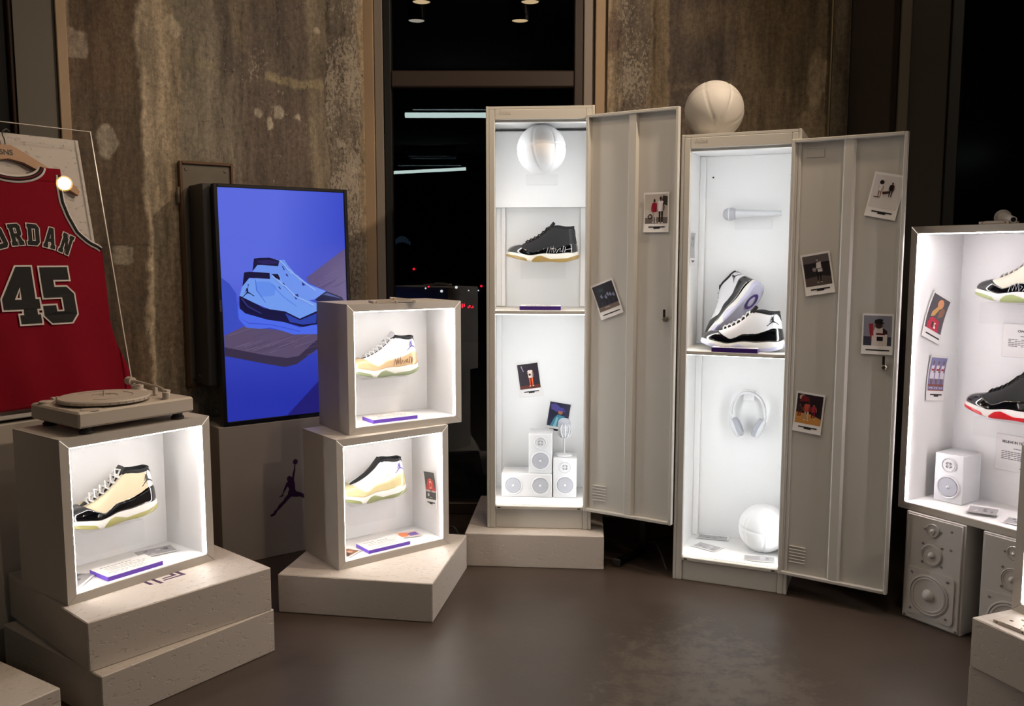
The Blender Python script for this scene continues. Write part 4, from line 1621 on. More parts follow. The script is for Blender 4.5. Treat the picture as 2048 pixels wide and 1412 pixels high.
def headphones(fr, u, v, z, label):
    t = thing('headphones', label, 'headphones', fr(u, v, z), (0, 0, fr.a))
    band = [(.07 * math.sin(a), 0, -.085 + .085 * math.cos(a) + .0) for a in np.linspace(-1.75, 1.75, 25)]
    band = [(x * (1.0), y, zz) for x, y, zz in band]
    mb = MB()
    rows = []
    for x, y, zz in band:
        d = Vector((x, 0, zz + .085)).normalized()
        rows.append([(x + d.x * a, b, zz + d.z * a) for a, b in ((-.004, -.014), (.004, -.014), (.005, 0), (.004, .014), (-.004, .014))])
    mb.quadgrid(rows, close_v=True)
    fixn(mb.build('headband', 'prop_in', t, smooth=40))
    for sx in (-1, 1):
        MB().tube([(sx * .071, -.004, -.085), (sx * .074, -.004, -.105), (sx * .068, -.004, -.14), (sx * .056, -.004, -.165)], .004, 8).build('yoke', 'prop_in', t, smooth=40)
        Tm = Matrix.Translation((sx * .052, 0, -.155)) @ Matrix.Rotation(R(sx * 24), 4, 'Y') @ Matrix.Rotation(R(sx * 90), 4, 'Y')
        cup = MB().lathe([(0, .012), (.03, .011), (.036, .006), (.037, -.002), (.034, -.006)], 28, Tm @ Matrix.Diagonal((1.15, .8, 1, 1))).build('ear_cup', 'prop_in', t, smooth=40)
        MB().lathe([(.034, -.006), (.037, -.012), (.035, -.022), (.026, -.026), (.02, -.018), (0, -.014)], 28, Tm @ Matrix.Diagonal((1.15, .8, 1, 1))).build('ear_pad', 'white_prop_grey', cup, smooth=50)
    return t


headphones(F_L2, .243, .295, .752, 'white over-ear headphones hung on the back of the right locker')
tag(placed(MB().box(-.024, .024, .0, .0175, -.03, .015, .002).build('headphone_hook', 'inner', None), F_L2, .243, .312, .752 - .008), 'small white block holding the headphones in the right locker', 'hook')


# ------------------------------------------------------------------ turntable on box 1
F_TT = Frame(F_BOX1(.06, .0, .5).x, F_BOX1(.06, .0, .5).y, 53.3, F_BOX1.o.z + .5)
t = thing('turntable', 'cream white painted record player on the left display box', 'turntable', F_TT.o, (0, 0, F_TT.a))
BOX('body', 'turntable', t, 0, .385, 0, .297, .023, .072, .006)
for x in (.04, .345):
    for y in (.035, .26):
        MB().lathe([(0, 0), (.02, 0), (.021, .008), (.016, .012), (.016, .024), (0, .024)], 20, Matrix.Translation((x, y, 0))).build('foot', 'dark_rubber', t, smooth=40)
pl = MB().lathe([(0, .0775), (.128, .0775), (.136, .079), (.137, .087), (.134, .091), (.128, .0915), (.06, .0905), (0, .0905)], 72, Matrix.Translation((.158, .142, 0))).build('platter', 'turntable', t, smooth=40)
for k in range(36):
    a = 2 * math.pi * k / 36
    MB().box(-.0015, .0015, -.001, .001, .081, .0875, 0).build('strobe_dot', 'turntable', pl, loc=(.158 + .1372 * math.cos(a), .142 + .1372 * math.sin(a), 0), rot=(0, 0, a + R(90)))
MB().lathe([(0, .072), (.02, .072), (.02, .0775), (0, .0775)], 24, Matrix.Translation((.158, .142, 0))).build('bearing', 'dark_rubber', t)
for r0, a0, a1 in ((.085, -140, 20), (.04, -40, 120), (.03, 20, 90), (.1, 60, 110)):
    MB().tube([(.158 + r0 * math.cos(R(a0 + (a1 - a0) * k / 18)), .142 + r0 * math.sin(R(a0 + (a1 - a0) * k / 18)), .0908) for k in range(19)], .0016, 5).build('record_groove', 'dark_groove', pl)
M_tmp = None
MB().tube([(.158, .142, .09), (.158, .142, .108)], .0032, 10).build('spindle', 'turntable', pl, smooth=40)
MB().lathe([(0, .072), (.03, .072), (.03, .08), (.02, .084), (.02, .098), (0, .098)], 24, Matrix.Translation((.325, .235, 0))).build('tonearm_base', 'turntable', t, smooth=35)
ta = MB().tube([(.325, .285, .108), (.325, .235, .108), (.322, .16, .106), (.318, .09, .104), (.308, .045, .100)], [.006, .006, .0035, .0032, .0032], 8).build('tonearm', 'turntable', t, smooth=40)
MB().tube([(.325, .292, .108), (.325, .262, .108)], .014, 14).build('counterweight', 'turntable', ta, smooth=40)
BOX('headshell', 'turntable', ta, .299, .315, .018, .048, .092, .102, .002)
BOX('arm_rest', 'turntable', t, .318, .332, .12, .134, .072, .104, .003)
MB().lathe([(0, .072), (.012, .072), (.012, .094), (.010, .096), (0, .096)], 20, Matrix.Translation((.30, .022, 0))).build('knob', 'turntable', t, smooth=40)
MB().lathe([(0, .072), (.022, .072), (.022, .078), (.02, .080), (0, .080)], 24, Matrix.Translation((.028, .25, 0))).build('start_button', 'turntable', t, smooth=40)
for k in range(2):
    BOX('speed_button', 'turntable', t, .055 + k * .014, .065 + k * .014, .262, .28, .072, .086, .002)
MB().lathe([(0, .072), (.03, .072), (.029, .0735), (0, .0735)], 24, Matrix.Translation((.055, .03, 0))).build('stop_button', 'turntable', t, smooth=40)


# ------------------------------------------------------------------ TV with pedestal, mount and backboard
F_TVP = F_TV
ped = placed(MB().box(-.206, .42, .0, .27, 0, .606, .002).build('pedestal', 'pedestal', None), F_TV)
tag(ped, 'white pedestal with dark leaping figure emblem, under the television', 'pedestal')
hE = .244
mb = emblem(MB(), lambda x, z: (.1215 + x * hE * .92, -.0006, .183 + z * hE))
mb.build('emblem', 'logo_purple', ped)

tv = thing('television', 'upright black television showing two blue-lit sneakers', 'television', F_TV(0, .0, .608), (R(-1.7), 0, F_TV.a))
mbz = MB()
mbz.box(-.182, -.165, 0, .035, 0, 1.021, .002).box(.409, .426, 0, .035, 0, 1.021, .002).box(-.165, .409, 0, .035, 0, .019, .002).box(-.165, .409, 0, .035, 1.006, 1.021, .002)
mbz.build('bezel', 'black_plastic', tv)
BOX('case_back', 'black_plastic', tv, -.165, .409, .006, .035, .019, 1.006, 0)
SW, SH = .574, .987
pr = Print(SW, SH, .0002)


def bgc(a, b):
    base = np.array([92, 108, 226.])
    dk = np.array([54, 72, 200.])
    low = np.array([40, 52, 172.])
    k = np.clip((a - .35 - (b - .6) * .3) * 1.6, 0, 1) if b > .5 else .35
    c = base * (1 - k) + dk * k
    g = np.clip((.62 - b) / .5, 0, 1)
    return tuple(c * (1 - g) + low * g)


pr.grid(14, 22, bgc)
ART = [('wood', [(.404, .753), (.216, .625), (.224, .603), (.318, .561), (.4, .514), (.495, .506), (.506, .804)], (92, 78, 128)),
       ('wallsh', [(-.164, .63), (-.132, .605), (-.104, .562), (-.102, .428), (-.164, .393)], (58, 78, 194)),
       ('bshoe', [(-.03, .655), (-.021, .71), (.003, .712), (.039, .714), (.092, .703), (.115, .705), (.132, .679), (.162, .644), (.226, .595), (.306, .563), (.271, .528), (.254, .528), (.13, .514), (-.002, .578)], (112, 150, 242)),
       ('bcol', [(-.03, .655), (-.021, .71), (.004, .713), (.048, .714), (.092, .701), (.086, .677), (.011, .682), (-.007, .682)], (22, 18, 62)),
       ('bcin', [(-.012, .699), (.038, .705), (.087, .697), (.082, .688), (.016, .686)], (40, 30, 92)),
       ('btoe', [(.251, .528), (.306, .563), (.344, .55), (.383, .534), (.392, .52), (.387, .511), (.27, .514)], (24, 26, 66)),
       ('btoel', [(.29, .548), (.31, .555), (.345, .543), (.38, .528), (.345, .536)], (70, 84, 150)),
       ('ttop', [(-.164, .387), (-.076, .422), (.248, .371), (.5, .358), (.247, .343), (.164, .279), (.109, .274), (.01, .293), (-.164, .338)], (92, 78, 108)),
       ('tedge', [(-.164, .338), (.01, .293), (.109, .274), (.164, .279), (.247, .343), (.504, .455), (.502, .409), (.245, .3), (.154, .244), (.098, .235), (.017, .254), (-.164, .301)], (56, 46, 72)),
       ('tri', [(.093, .017), (.229, .14), (.501, .381), (.487, .017)], (34, 30, 116)),
       ('fmid', [(-.098, .517), (-.093, .496), (-.068, .476), (.023, .447), (.099, .433), (.171, .405), (.204, .415), (.252, .413), (.388, .425), (.387, .388), (.25, .373), (.142, .376), (.079, .399), (.035, .412), (-.01, .408), (-.07, .417), (-.099, .454), (-.102, .488)], (78, 108, 238)),
       ('fmud', [(-.094, .551), (-.071, .55), (-.035, .524), (.012, .497), (.047, .491), (.101, .489), (.128, .475), (.173, .445), (.254, .475), (.365, .453), (.388, .425), (.252, .417), (.185, .407), (.099, .433), (.023, .447), (-.072, .478), (-.095, .5)], (18, 16, 62)),
       ('frefl', [(.105, .472), (.173, .438), (.254, .466), (.25, .422), (.186, .418), (.126, .432)], (44, 66, 170)),
       ('fshoe', [(-.079, .592), (-.048, .626), (.044, .622), (.053, .641), (.085, .645), (.106, .597), (.159, .548), (.256, .51), (.366, .484), (.365, .453), (.254, .475), (.173, .445), (.105, .48), (.038, .491), (-.027, .519), (-.092, .553)], (116, 158, 244)),
       ('fpan', [(-.02, .612), (.04, .61), (.07, .59), (.06, .55), (0, .545), (-.022, .58)], (100, 144, 240)),
       ('fcol', [(-.079, .592), (-.069, .651), (-.047, .654), (.043, .648), (.044, .622), (-.048, .628)], (20, 16, 58)),
       ('ftong', [(.051, .643), (.08, .643), (.089, .624), (.083, .606)], (20, 16, 58))]
for l_ in ([(.094, .602), (.104, .606), (.11, .595), (.101, .591)], [(.147, .551), (.168, .555), (.172, .539), (.158, .529)], [(.189, .605), (.203, .602), (.2, .589), (.19, .591)], [(.114, .643), (.121, .643), (.128, .632), (.12, .632)], [(.098, .679), (.104, .676), (.113, .66), (.107, .659)], [(.078, .587), (.084, .589), (.091, .578), (.087, .576)]):
    ART.append(('lace', l_, (46, 52, 140)))


g_ = random.Random(11)
for k in range(26):      # grain of the wooden shelf
    x0 = g_.uniform(-.15, .2)
    z0 = .39 - (x0 + .15) * .12 - g_.uniform(0, .07)
    ln = g_.uniform(.05, .14)
    ART.insert(9, ('grain', [(x0, z0), (x0 + ln, z0 + ln * .28), (x0 + ln, z0 + ln * .28 + .0022), (x0, z0 + .003)], g_.choice(((78, 64, 94), (108, 94, 124), (84, 72, 104)))))
for k in range(12):      # grain of the wooden ramp behind
    x0 = g_.uniform(.25, .37)
    z0 = .56 + g_.uniform(0, .14) * (x0 - .2) / .2
    ART.insert(1, ('grain', [(x0, z0), (x0 + .07, z0 + .035), (x0 + .07, z0 + .037), (x0, z0 + .003)], g_.choice(((80, 66, 116), (106, 90, 136)))))
for (x0, z0, x1, z1) in ((.088, .700, .128, .655), (.10, .69, .14, .64), (.13, .66, .18, .61), (.16, .635, .21, .59), (.2, .60, .25, .565), (.05, .635, .095, .59), (.07, .62, .125, .57), (.105, .59, .16, .535), (.14, .55, .2, .515), (.18, .53, .235, .5)):
    ART.append(('lacing', [(x0, z0), (x0 + .004, z0 + .004), (x1 + .004, z1 + .004), (x1, z1)], (150, 184, 250)))
    ART.append(('lacesh', [(x0 - .001, z0 - .001), (x0, z0), (x1, z1), (x1 - .001, z1 - .001)], (60, 90, 200)))
ART += [('seam', [(-.025, .62), (-.022, .62), (-.018, .575), (.02, .52), (.017, .52), (-.022, .574)], (70, 110, 220)), ('seam', [(.045, .6), (.048, .6), (.1, .545), (.16, .5), (.157, .499), (.097, .543)], (80, 122, 228)),
        ('soleline', [(-.1, .46), (-.06, .437), (.03, .427), (.1, .41), (.17, .39), (.17, .387), (.1, .407), (.03, .424), (-.06, .433)], (56, 80, 206)),
        ('hl', [(-.09, .54), (-.085, .545), (-.06, .51), (.0, .475), (-.005, .472), (-.065, .505)], (44, 44, 110))]


def clip_rect(p, x0, x1, y0, y1):
    for ax, lim, sgn in ((0, x0, 1), (0, x1, -1), (1, y0, 1), (1, y1, -1)):
        out = []
        for i in range(len(p)):
            a, b = p[i - 1], p[i]
            ia, ib = sgn * (a[ax] - lim) >= 0, sgn * (b[ax] - lim) >= 0
            if ia != ib:
                k = (lim - a[ax]) / (b[ax] - a[ax])
                out.append((a[0] + (b[0] - a[0]) * k, a[1] + (b[1] - a[1]) * k))
            if ib:
                out.append(b)
        p = out
        if not p:
            break
    return p


for nm, pts, c_ in ART:
    pts = clip_rect(pts, -.1648, .4088, .0192, 1.0058)
    if len(pts) > 2:
        pr.poly([(a + .165, b - .019) for a, b in pts], c_, unit=False)
for ring in (EMB, EMB_BALL):
    pr.poly([(-.058 + .165 + x * .054, .545 - .019 + z * .056) for x, z in ring], (20, 18, 60), unit=False)
pr.build('screen', 'screen', tv, (-.165, .0058, .019))
text_mesh('brand_lettering', 'SAMSUNG', .011, 'grey_ink', tv, (-.1695, -.0003, .488), (R(90), R(-90), 0), .0002, 0, 'LEFT')
mt = placed(MB().box(-.215, .2, .075, .255, .775, 1.63, .004).build('mount_cabinet', 'charcoal', None), F_TV)
tag(mt, 'dark cabinet behind the television, fixed to the wall board', 'cabinet')
for k in range(2):
    MB().lathe([(0, 0), (.006, 0), (.004, .003), (0, .003)], 10, Matrix.Translation((-.2152, .17 + k * .03, .81)) @ Matrix.Rotation(R(-90), 4, 'Y')).build('screw', 'steel', mt)
bd = thing('wall_board', 'narrow grey board in a brown wooden frame behind the television', 'board', F_TV(-.25, .262, .755), (0, 0, F_TV.a))
BOX('panel', 'board_panel' if 'board_panel' in M else 'plaster_grey', bd, .012, .222, .0, .012, .01, .968, .001)
for a in ((0, .012, 0, .98), (.222, .232, 0, .98)):
    BOX('frame_bar', 'brown_wood', bd, a[0], a[1], -.012, .016, a[2], a[3], .002)
for a in ((.012, .222, .968, .98), (.012, .222, 0, .01)):
    BOX('frame_bar', 'brown_wood', bd, a[0], a[1], -.012, .016, a[2], a[3], .002)
for x, z in ((.03, .945), (.2, .945), (.03, .03)):
    MB().lathe([(0, 0), (.007, 0), (.005, .004), (0, .004)], 12, Matrix.Translation((x, 0, z)) @ Matrix.Rotation(R(90), 4, 'X')).build('screw', 'steel', bd)
BOX('hinge', 'steel', bd, -.012, -.001, -.01, .005, .80, .87, .001)


# ------------------------------------------------------------------ jersey in a leaning clear case
pj2 = placed(MB().box(-.55, .5, .436, .76, 0, .785, .003).build('pedestal', 'pedestal', None), F_JC)
tag(pj2, 'pale pedestal behind the left display box, carrying the jersey case', 'pedestal')
tilt = R(12.4)
jb = F_JC(0, .44, .798)
jc = thing('jersey_case', 'leaning clear acrylic case with a white textured backboard', 'display case', jb, (-tilt, 0, F_JC.a))
BOX('front_panel', 'acrylic', jc, -.45, .496, -.003, .003, .0, 1.005, 0)
BOX('panel_edge', 'acrylic_edge', jc, .4962, .5, -.003, .003, 0, 1.005, 0)
BOX('panel_edge', 'acrylic_edge', jc, -.45, .5, -.003, .003, 1.0052, 1.0068, 0)
BOX('backboard', 'plinth', jc, -.42, .482, .062, .078, .004, .992, .002)
BOX('bottom_rail', 'white_prop', jc, -.42, .482, .004, .061, .0, .014, .002)
for x in (-.40, .0):
    MB().tube([(x, .003, .02), (x, .062, .02)], .004, 8).build('spacer', 'steel', jc)

jr = thing('basketball_jersey', 'red basketball jersey with black name and number 45', 'jersey', jb, (-tilt, 0, F_JC.a))
JC, JY = .212, .034


def fold(x, z):
    dx = x - JC
    lowf = max(0, .5 - z)
    return JY - .004 + .007 * math.sin(dx * 34 + z * 5) * (lowf * 1.6 + .05) + .005 * math.sin(dx * 19 - z * 14 + 1) * (lowf + .08) - .006 * math.exp(-(dx / .3) ** 2)


def halfw(z):
    return float(np.interp(z, [.02, .079, .139, .224, .3, .49, .56, .578, .59, .602, .638, .695, .743, .80, .841, .87], [.315, .304, .292, .268, .258, .268, .272, .272, .258, .232, .196, .173, .161, .160, .166, .168]))


def neck(z):
    if z < .818:
        return 0
    return .098 * math.sqrt(max(0, min(1, (z - .818) / .05)))


jm = MB()
zs = list(np.linspace(.028, .577, 54)) + list(np.linspace(.58, .865, 40))
nx = 46
rows = []
for z in zs:
    h_ = halfw(z)
    rows.append([(JC - h_ + 2 * h_ * i / nx, 0, z) for i in range(nx + 1)])
for r in rows:
    for i, p in enumerate(r):
        r[i] = (p[0], fold(p[0], p[2]), p[2])
# body up to the neck, then two straps
zi = max(i for i, z in enumerate(zs) if z < .818)
jm.quadgrid(rows[:zi + 1])
for sd in (-1, 1):
    st_ = []
    for z in zs[zi:]:
        a, b = neck(z), halfw(z)
        shoulder = max(0, (z - .82)) * .25
        st_.append([(JC + sd * (a + (b - a) * k / 12), fold(JC + sd * (a + (b - a) * k / 12), z) + shoulder * .3, z - abs(sd * (a + (b - a) * k / 12)) * 0) for k in range(13)])
    jm.quadgrid(st_)
jo = jm.build('body', 'red', jr, smooth=60)
sol = jo.modifiers.new('thickness', 'SOLIDIFY')
sol.thickness = .002
sol.offset = 1


def trim(name, pts, wdt, m, lift):
    mb = MB()
    P = []
    pts = [Vector(p) for p in pts]
    for i, p in enumerate(pts):
        tg = (pts[min(i + 1, len(pts) - 1)] - pts[max(0, i - 1)]).normalized()
        nn = Vector((-tg.y, tg.x))
        P.append([p + nn * wdt[0], p + nn * wdt[1]])
    mb.quadgrid([[(q.x, fold(q.x, q.y) - lift, q.y) for q in row] for row in P])
    o = mb.build(name, m, jr, smooth=60)
    s_ = o.modifiers.new('t', 'SOLIDIFY')
    s_.thickness = .0015
    return o


nk = [(JC + .1 * math.sin(a), .868 - .052 * math.cos(a)) for a in np.linspace(-1.5, 1.5, 31)]
for (a, b, m, l_) in ((-.014, .014, 'jersey_white', .003), (-.007, .007, 'jersey_black', .0045)):
    trim('collar_trim', nk, (a, b), m, l_)
M['trim_red'] = mat('dark_red_trim', (120, 20, 30), .8)
trim('collar_stripe', nk, (-.002, .002), 'trim_red', .0055)
for sd in (-1, 1):
    arm = [(JC + sd * halfw(z), z) for z in np.linspace(.578, .838, 26)]
    if sd < 0:
        arm = arm[::-1]
    for (a, b, m, l_) in ((-.002, .02, 'jersey_white', .003), (.003, .013, 'jersey_black', .0045)):
        trim('armhole_trim', arm, (a, b), m, l_)


def fabric_poly(name, rings, m, lift, thick=.0012):
    """flat shape sewn on: rings[0] outline, others holes"""
    tri = tessellate_polygon([[Vector((a, b, 0)) for a, b in r] for r in rings])
    flat = [q for r in rings for q in r]
    mb = MB()
    for a, b in flat:
        mb.v.append((a, fold(a, b) - lift, b))
    for t_ in tri:
        A, B, C_ = [Vector(flat[i]) for i in t_]
        if (B - A).cross(C_ - A) < 0:
            t_ = t_[::-1]
        mb.f.append(tuple(t_))
    o = mb.build(name, m, jr)
    return o


# block letters on a 10 x 14 cell
GL = {
 'J': ([(0, 4), (3, 4), (3, 3), (5, 3), (5, 11), (3, 11), (3, 14), (10, 14), (10, 11), (8.5, 11), (8.5, 2), (7, 0), (2, 0), (0, 2)], []),
 'O': ([(2, 0), (8, 0), (10, 2), (10, 12), (8, 14), (2, 14), (0, 12), (0, 2)], [[(3.4, 3), (3.4, 11), (6.6, 11), (6.6, 3)]]),
 'R': ([(0, 0), (4.5, 0), (4.5, 2.5), (3.8, 2.5), (3.8, 5.3), (4.8, 5.3), (6.2, 2.5), (5.8, 2.5), (5.8, 0), (10, 0), (10, 2.5), (9.3, 2.5), (8, 5.6), (9.6, 7), (9.6, 12.4), (8, 14), (0, 14), (0, 11.5), (.8, 11.5), (.8, 2.5), (0, 2.5)], [[(3.8, 7.8), (3.8, 11.5), (6.4, 11.5), (6.4, 7.8)]]),
 'D': ([(0, 0), (7.8, 0), (10, 2.2), (10, 11.8), (7.8, 14), (0, 14), (0, 11.5), (.8, 11.5), (.8, 2.5), (0, 2.5)], [[(3.8, 2.8), (3.8, 11.2), (6.8, 11.2), (6.8, 2.8)]]),
 'A': ([(0, 0), (4, 0), (4, 2.4), (3.4, 2.4), (3.8, 4.2), (6.2, 4.2), (6.6, 2.4), (6, 2.4), (6, 0), (10, 0), (10, 2.4), (9.3, 2.4), (6.9, 14), (3.1, 14), (.7, 2.4), (0, 2.4)], [[(4.3, 6.6), (5, 10.5), (5.7, 6.6)]]),
 'N': ([(0, 0), (4, 0), (4, 2.4), (3.3, 2.4), (3.3, 8.5), (6.6, 0), (9.2, 0), (9.2, 11.6), (10, 11.6), (10, 14), (6, 14), (6, 11.6), (6.7, 11.6), (6.7, 6.2), (3.6, 14), (0, 14), (0, 11.6), (.8, 11.6), (.8, 2.4), (0, 2.4)], []),
 '4': ([(4.2, 0), (10, 0), (10, 2.2), (9.2, 2.2), (9.2, 3.6), (10.2, 3.6), (10.2, 6), (9.2, 6), (9.2, 14), (5.0, 14), (0, 6.2), (0, 3.6), (5.4, 3.6), (5.4, 2.2), (4.2, 2.2)], [[(3.4, 6), (5.4, 9.2), (5.4, 6)]]),
 '5': ([(2.0, 0), (8, 0), (10, 2), (10, 7.2), (8, 9), (4.2, 9), (4.2, 10.8), (9.2, 10.8), (9.2, 14), (.6, 14), (.6, 6.4), (6.2, 6.4), (6.2, 2.8), (3.8, 2.8), (3.8, 4.4), (0, 4.4), (0, 2)], []),
}


def glyph(ch, cx, cz, w_, h_, rot, ow, lift=.004):
    out, holes = GL[ch]

    def tr(p):
        x, z = (p[0] / 10 - .5) * w_, (p[1] / 14 - .5) * h_
        return (cx + x * math.cos(rot) - z * math.sin(rot), cz + x * math.sin(rot) + z * math.cos(rot))
    o1 = [tr(p) for p in out]
    hs = [[tr(p) for p in hh] for hh in holes]
    fabric_poly('lettering_edge', [poly_offset(o1, ow)] + [poly_offset(hh, -ow) for hh in hs], 'jersey_white', lift)
    if poly_area(o1) < 0:
        o1 = o1[::-1]
    fabric_poly('lettering', [o1] + hs, 'jersey_black', lift + .0015)


rad = .30
for k, ch in enumerate('JORDAN'):
    a = (k - 2.5) * .192 - .015
    glyph(ch, .219 + rad * math.sin(a), .622 - rad + rad * math.cos(a), .040, .074, -a * .95, .0036)
glyph('4', .166, .41, .118, .196, 0, .006, .006)
glyph('5', .293, .408, .112, .196, 0, .006, .006)

hg = thing('coat_hanger', 'wooden coat hanger holding the red jersey', 'hanger', jb, (-tilt, 0, F_JC.a))
hp = [(JC - .232, .79), (JC - .225, .775), (JC - .12, .845), (JC - .05, .882), (JC, .893), (JC + .05, .882), (JC + .12, .845), (JC + .225, .775), (JC + .232, .79), (JC + .225, .805), (JC + .11, .885), (JC + .04, .928), (JC + .015, .941), (JC - .015, .941), (JC - .04, .928), (JC - .11, .885), (JC - .225, .805)]
mbh = MB().prism(hp, 'y', JY + .006, JY + .020)
fixn(mbh.build('bar', 'wood', hg))
MB().tube([(JC, JY + .013, .935), (JC, JY + .013, .965), (JC - .004, JY + .013, .975), (JC - .002, JY + .013, .99), (JC + .012, JY + .013, 1.0), (JC + .024, JY + .013, .992)], .0022, 8).build('hook', 'steel', hg, smooth=40)
text_mesh('hanger_lettering', 'SNS', .026, 'ink', hg, (JC - .004, JY + .0055, .905), (R(90), 0, 0), .0003, .0006, 'CENTER')


# ------------------------------------------------------------------ instant photos
def figure(p, x, y, h, shirt, legs, skin=(90, 60, 46), shoes=(230, 225, 220), w=.16, head=None, pose=0):
    """little standing figure in a print, with shading on one side"""
    dk = lambda c, k=.72: tuple(q * k for q in c)
    for sx in (-1, 1):
        p.poly([(x + sx * w * .06, y + h * .46), (x + sx * w * .30, y + h * .48), (x + sx * w * .27, y + h * .24), (x + sx * w * .25, y + h * .02), (x + sx * w * .12, y + h * .02), (x + sx * w * .08, y + h * .24)], legs if sx > 0 else dk(legs, .85))
        p.poly([(x + sx * w * .10, y + h * .025), (x + sx * w * .27, y + h * .03), (x + sx * w * .36, y - h * .01), (x + sx * w * .12, y - h * .01)], shoes)
    p.poly([(x - w * .31, y + h * .44), (x + w * .31, y + h * .44), (x + w * .33, y + h * .62), (x + w * .40, y + h * .78), (x + w * .24, y + h * .84), (x - w * .24, y + h * .84), (x - w * .40, y + h * .78), (x - w * .33, y + h * .62)], shirt)
    p.poly([(x + w * .10, y + h * .44), (x + w * .31, y + h * .44), (x + w * .33, y + h * .62), (x + w * .38, y + h * .77), (x + w * .2, y + h * .7)], dk(shirt, .8))
    e = .22 * pose
    p.poly([(x - w * .38, y + h * .79), (x - w * .50, y + h * (.60 + e * .4)), (x - w * (.44 - .2 * pose), y + h * (.46 + e)), (x - w * (.34 - .2 * pose), y + h * (.47 + e)), (x - w * .38, y + h * (.60 + e * .4)), (x - w * .27, y + h * .74)], skin if pose else dk(shirt, .9))
    p.poly([(x + w * .38, y + h * .79), (x + w * .50, y + h * .60), (x + w * .46, y + h * .46), (x + w * .36, y + h * .47), (x + w * .38, y + h * .60), (x + w * .27, y + h * .74)], skin)
    p.poly([(x - w * .07, y + h * .82), (x + w * .07, y + h * .82), (x + w * .06, y + h * .88), (x - w * .06, y + h * .88)], skin)
    p.disc(x, y + h * .92, w * .15, head or skin, 14, 1.2)
    p.poly([(x - w * .13, y + h * .93), (x - w * .10, y + h * .985), (x + w * .02, y + h * 1.0), (x + w * .12, y + h * .975), (x + w * .14, y + h * .93), (x, y + h * .955)], dk(head or skin, .5))


def art_two_men(p):
    p.rect(0, 1, 0, 1, (196, 186, 176))
    p.rect(0, 1, 0, .22, (112, 102, 98))
    p.poly([(0, .2), (.3, .2), (.3, .34), (.16, .46), (0, .5)], (205, 198, 190))
    p.disc(.22, .24, .11, (40, 36, 36))
    p.disc(.22, .24, .06, (170, 160, 156))
    p.poly([(.72, .7), (.98, .6), (1, .92), (.8, .95)], (60, 54, 46))
    figure(p, .42, .04, .8, (150, 22, 50), (196, 188, 186), (150, 100, 84), w=.3, head=(60, 40, 36))
    figure(p, .7, .02, .9, (240, 232, 232), (22, 18, 20), (56, 36, 32), w=.32, head=(40, 26, 24))


def art_night(p):
    p.rect(0, 1, 0, 1, (22, 20, 36))
    p.rect(0, 1, 0, .17, (112, 96, 88))
    p.poly([(.2, .75), (.45, .72), (.48, .82), (.3, .86)], (34, 62, 74))
    for x, y in ((.28, .56), (.48, .5), (.6, .58), (.72, .54), (.86, .5)):
        p.poly([(x - .06, y), (x + .02, y - .1), (x + .07, y - .04), (x + .03, y + .08)], (130, 134, 164))
    for x in (.2, .35, .55, .8):
        p.rect(x, x + .05, .17, .36, (54, 48, 70))
    p.rect(.3, .55, .09, .13, (176, 158, 148))


def art_chair(p):
    p.rect(0, 1, 0, 1, (222, 216, 214))
    figure(p, .28, .3, .5, (226, 220, 216), (150, 110, 90), (170, 130, 108), w=.2, head=(34, 22, 18))
    p.disc(.28, .78, .08, (34, 22, 18))
    figure(p, .66, .36, .46, (36, 28, 30), (60, 44, 46), (120, 86, 72), w=.2, head=(34, 22, 18))
    p.poly([(.36, .5), (.62, .55), (.62, .48), (.4, .42)], (72, 50, 46))
    p.rect(.1, .3, .31, .34, (70, 50, 44))


def art_bw_player(p):
    p.rect(0, 1, 0, 1, (40, 36, 38))
    p.rect(0, 1, .75, 1, (96, 88, 88))
    p.poly([(0, 0), (1, 0), (1, .25), (.6, .32), (0, .26)], (84, 72, 68))
    figure(p, .55, .1, .8, (36, 32, 36), (24, 20, 24), (130, 120, 118), (196, 190, 186), w=.3, head=(158, 148, 144))
    p.poly([(.48, .56), (.66, .56), (.68, .78), (.5, .74)], (206, 200, 196))
    p.disc(.4, .53, .08, (140, 132, 130))
    p.rect(.52, .7, .44, .54, (196, 188, 186))


def art_cap(p):
    p.rect(0, 1, 0, 1, (138, 138, 150))
    p.rect(0, 1, 0, .3, (58, 60, 76))
    p.poly([(.3, .0), (.85, 0), (.86, .45), (.7, .6), (.42, .6), (.3, .4)], (216, 206, 200))
    p.poly([(.68, .6), (.84, .5), (.9, .2), (.8, .12), (.7, .3)], (48, 34, 40))
    p.poly([(.18, .72), (.34, .74), (.36, .3), (.28, .18), (.22, .4)], (150, 46, 52))
    p.disc(.54, .68, .13, (70, 44, 38))
    p.poly([(.38, .74), (.4, .86), (.55, .9), (.68, .88), (.67, .78), (.74, .74), (.66, .72)], (30, 26, 30))
    p.rect(.45, .78, .36, .42, (96, 26, 40))
    p.rect(.48, .7, .16, .3, (40, 26, 34))


def art_game(p):
    p.rect(0, 1, 0, 1, (40, 26, 36))
    p.poly([(0, 0), (1, 0), (1, .22), (.6, .34), (0, .36)], (198, 140, 70))
    p.disc(.2, .88, .12, (196, 170, 156))
    p.poly([(.1, .72), (.3, .76), (.5, .7), (.46, .9), (.2, .96)], (120, 36, 36))
    figure(p, .42, .12, .66, (190, 80, 60), (206, 180, 158), (110, 60, 44), w=.3, head=(60, 36, 30))
    figure(p, .68, .2, .5, (160, 40, 60), (130, 30, 56), (150, 90, 72), w=.26)
    figure(p, .14, .2, .46, (60, 40, 44), (140, 60, 44), (130, 80, 62), w=.22)


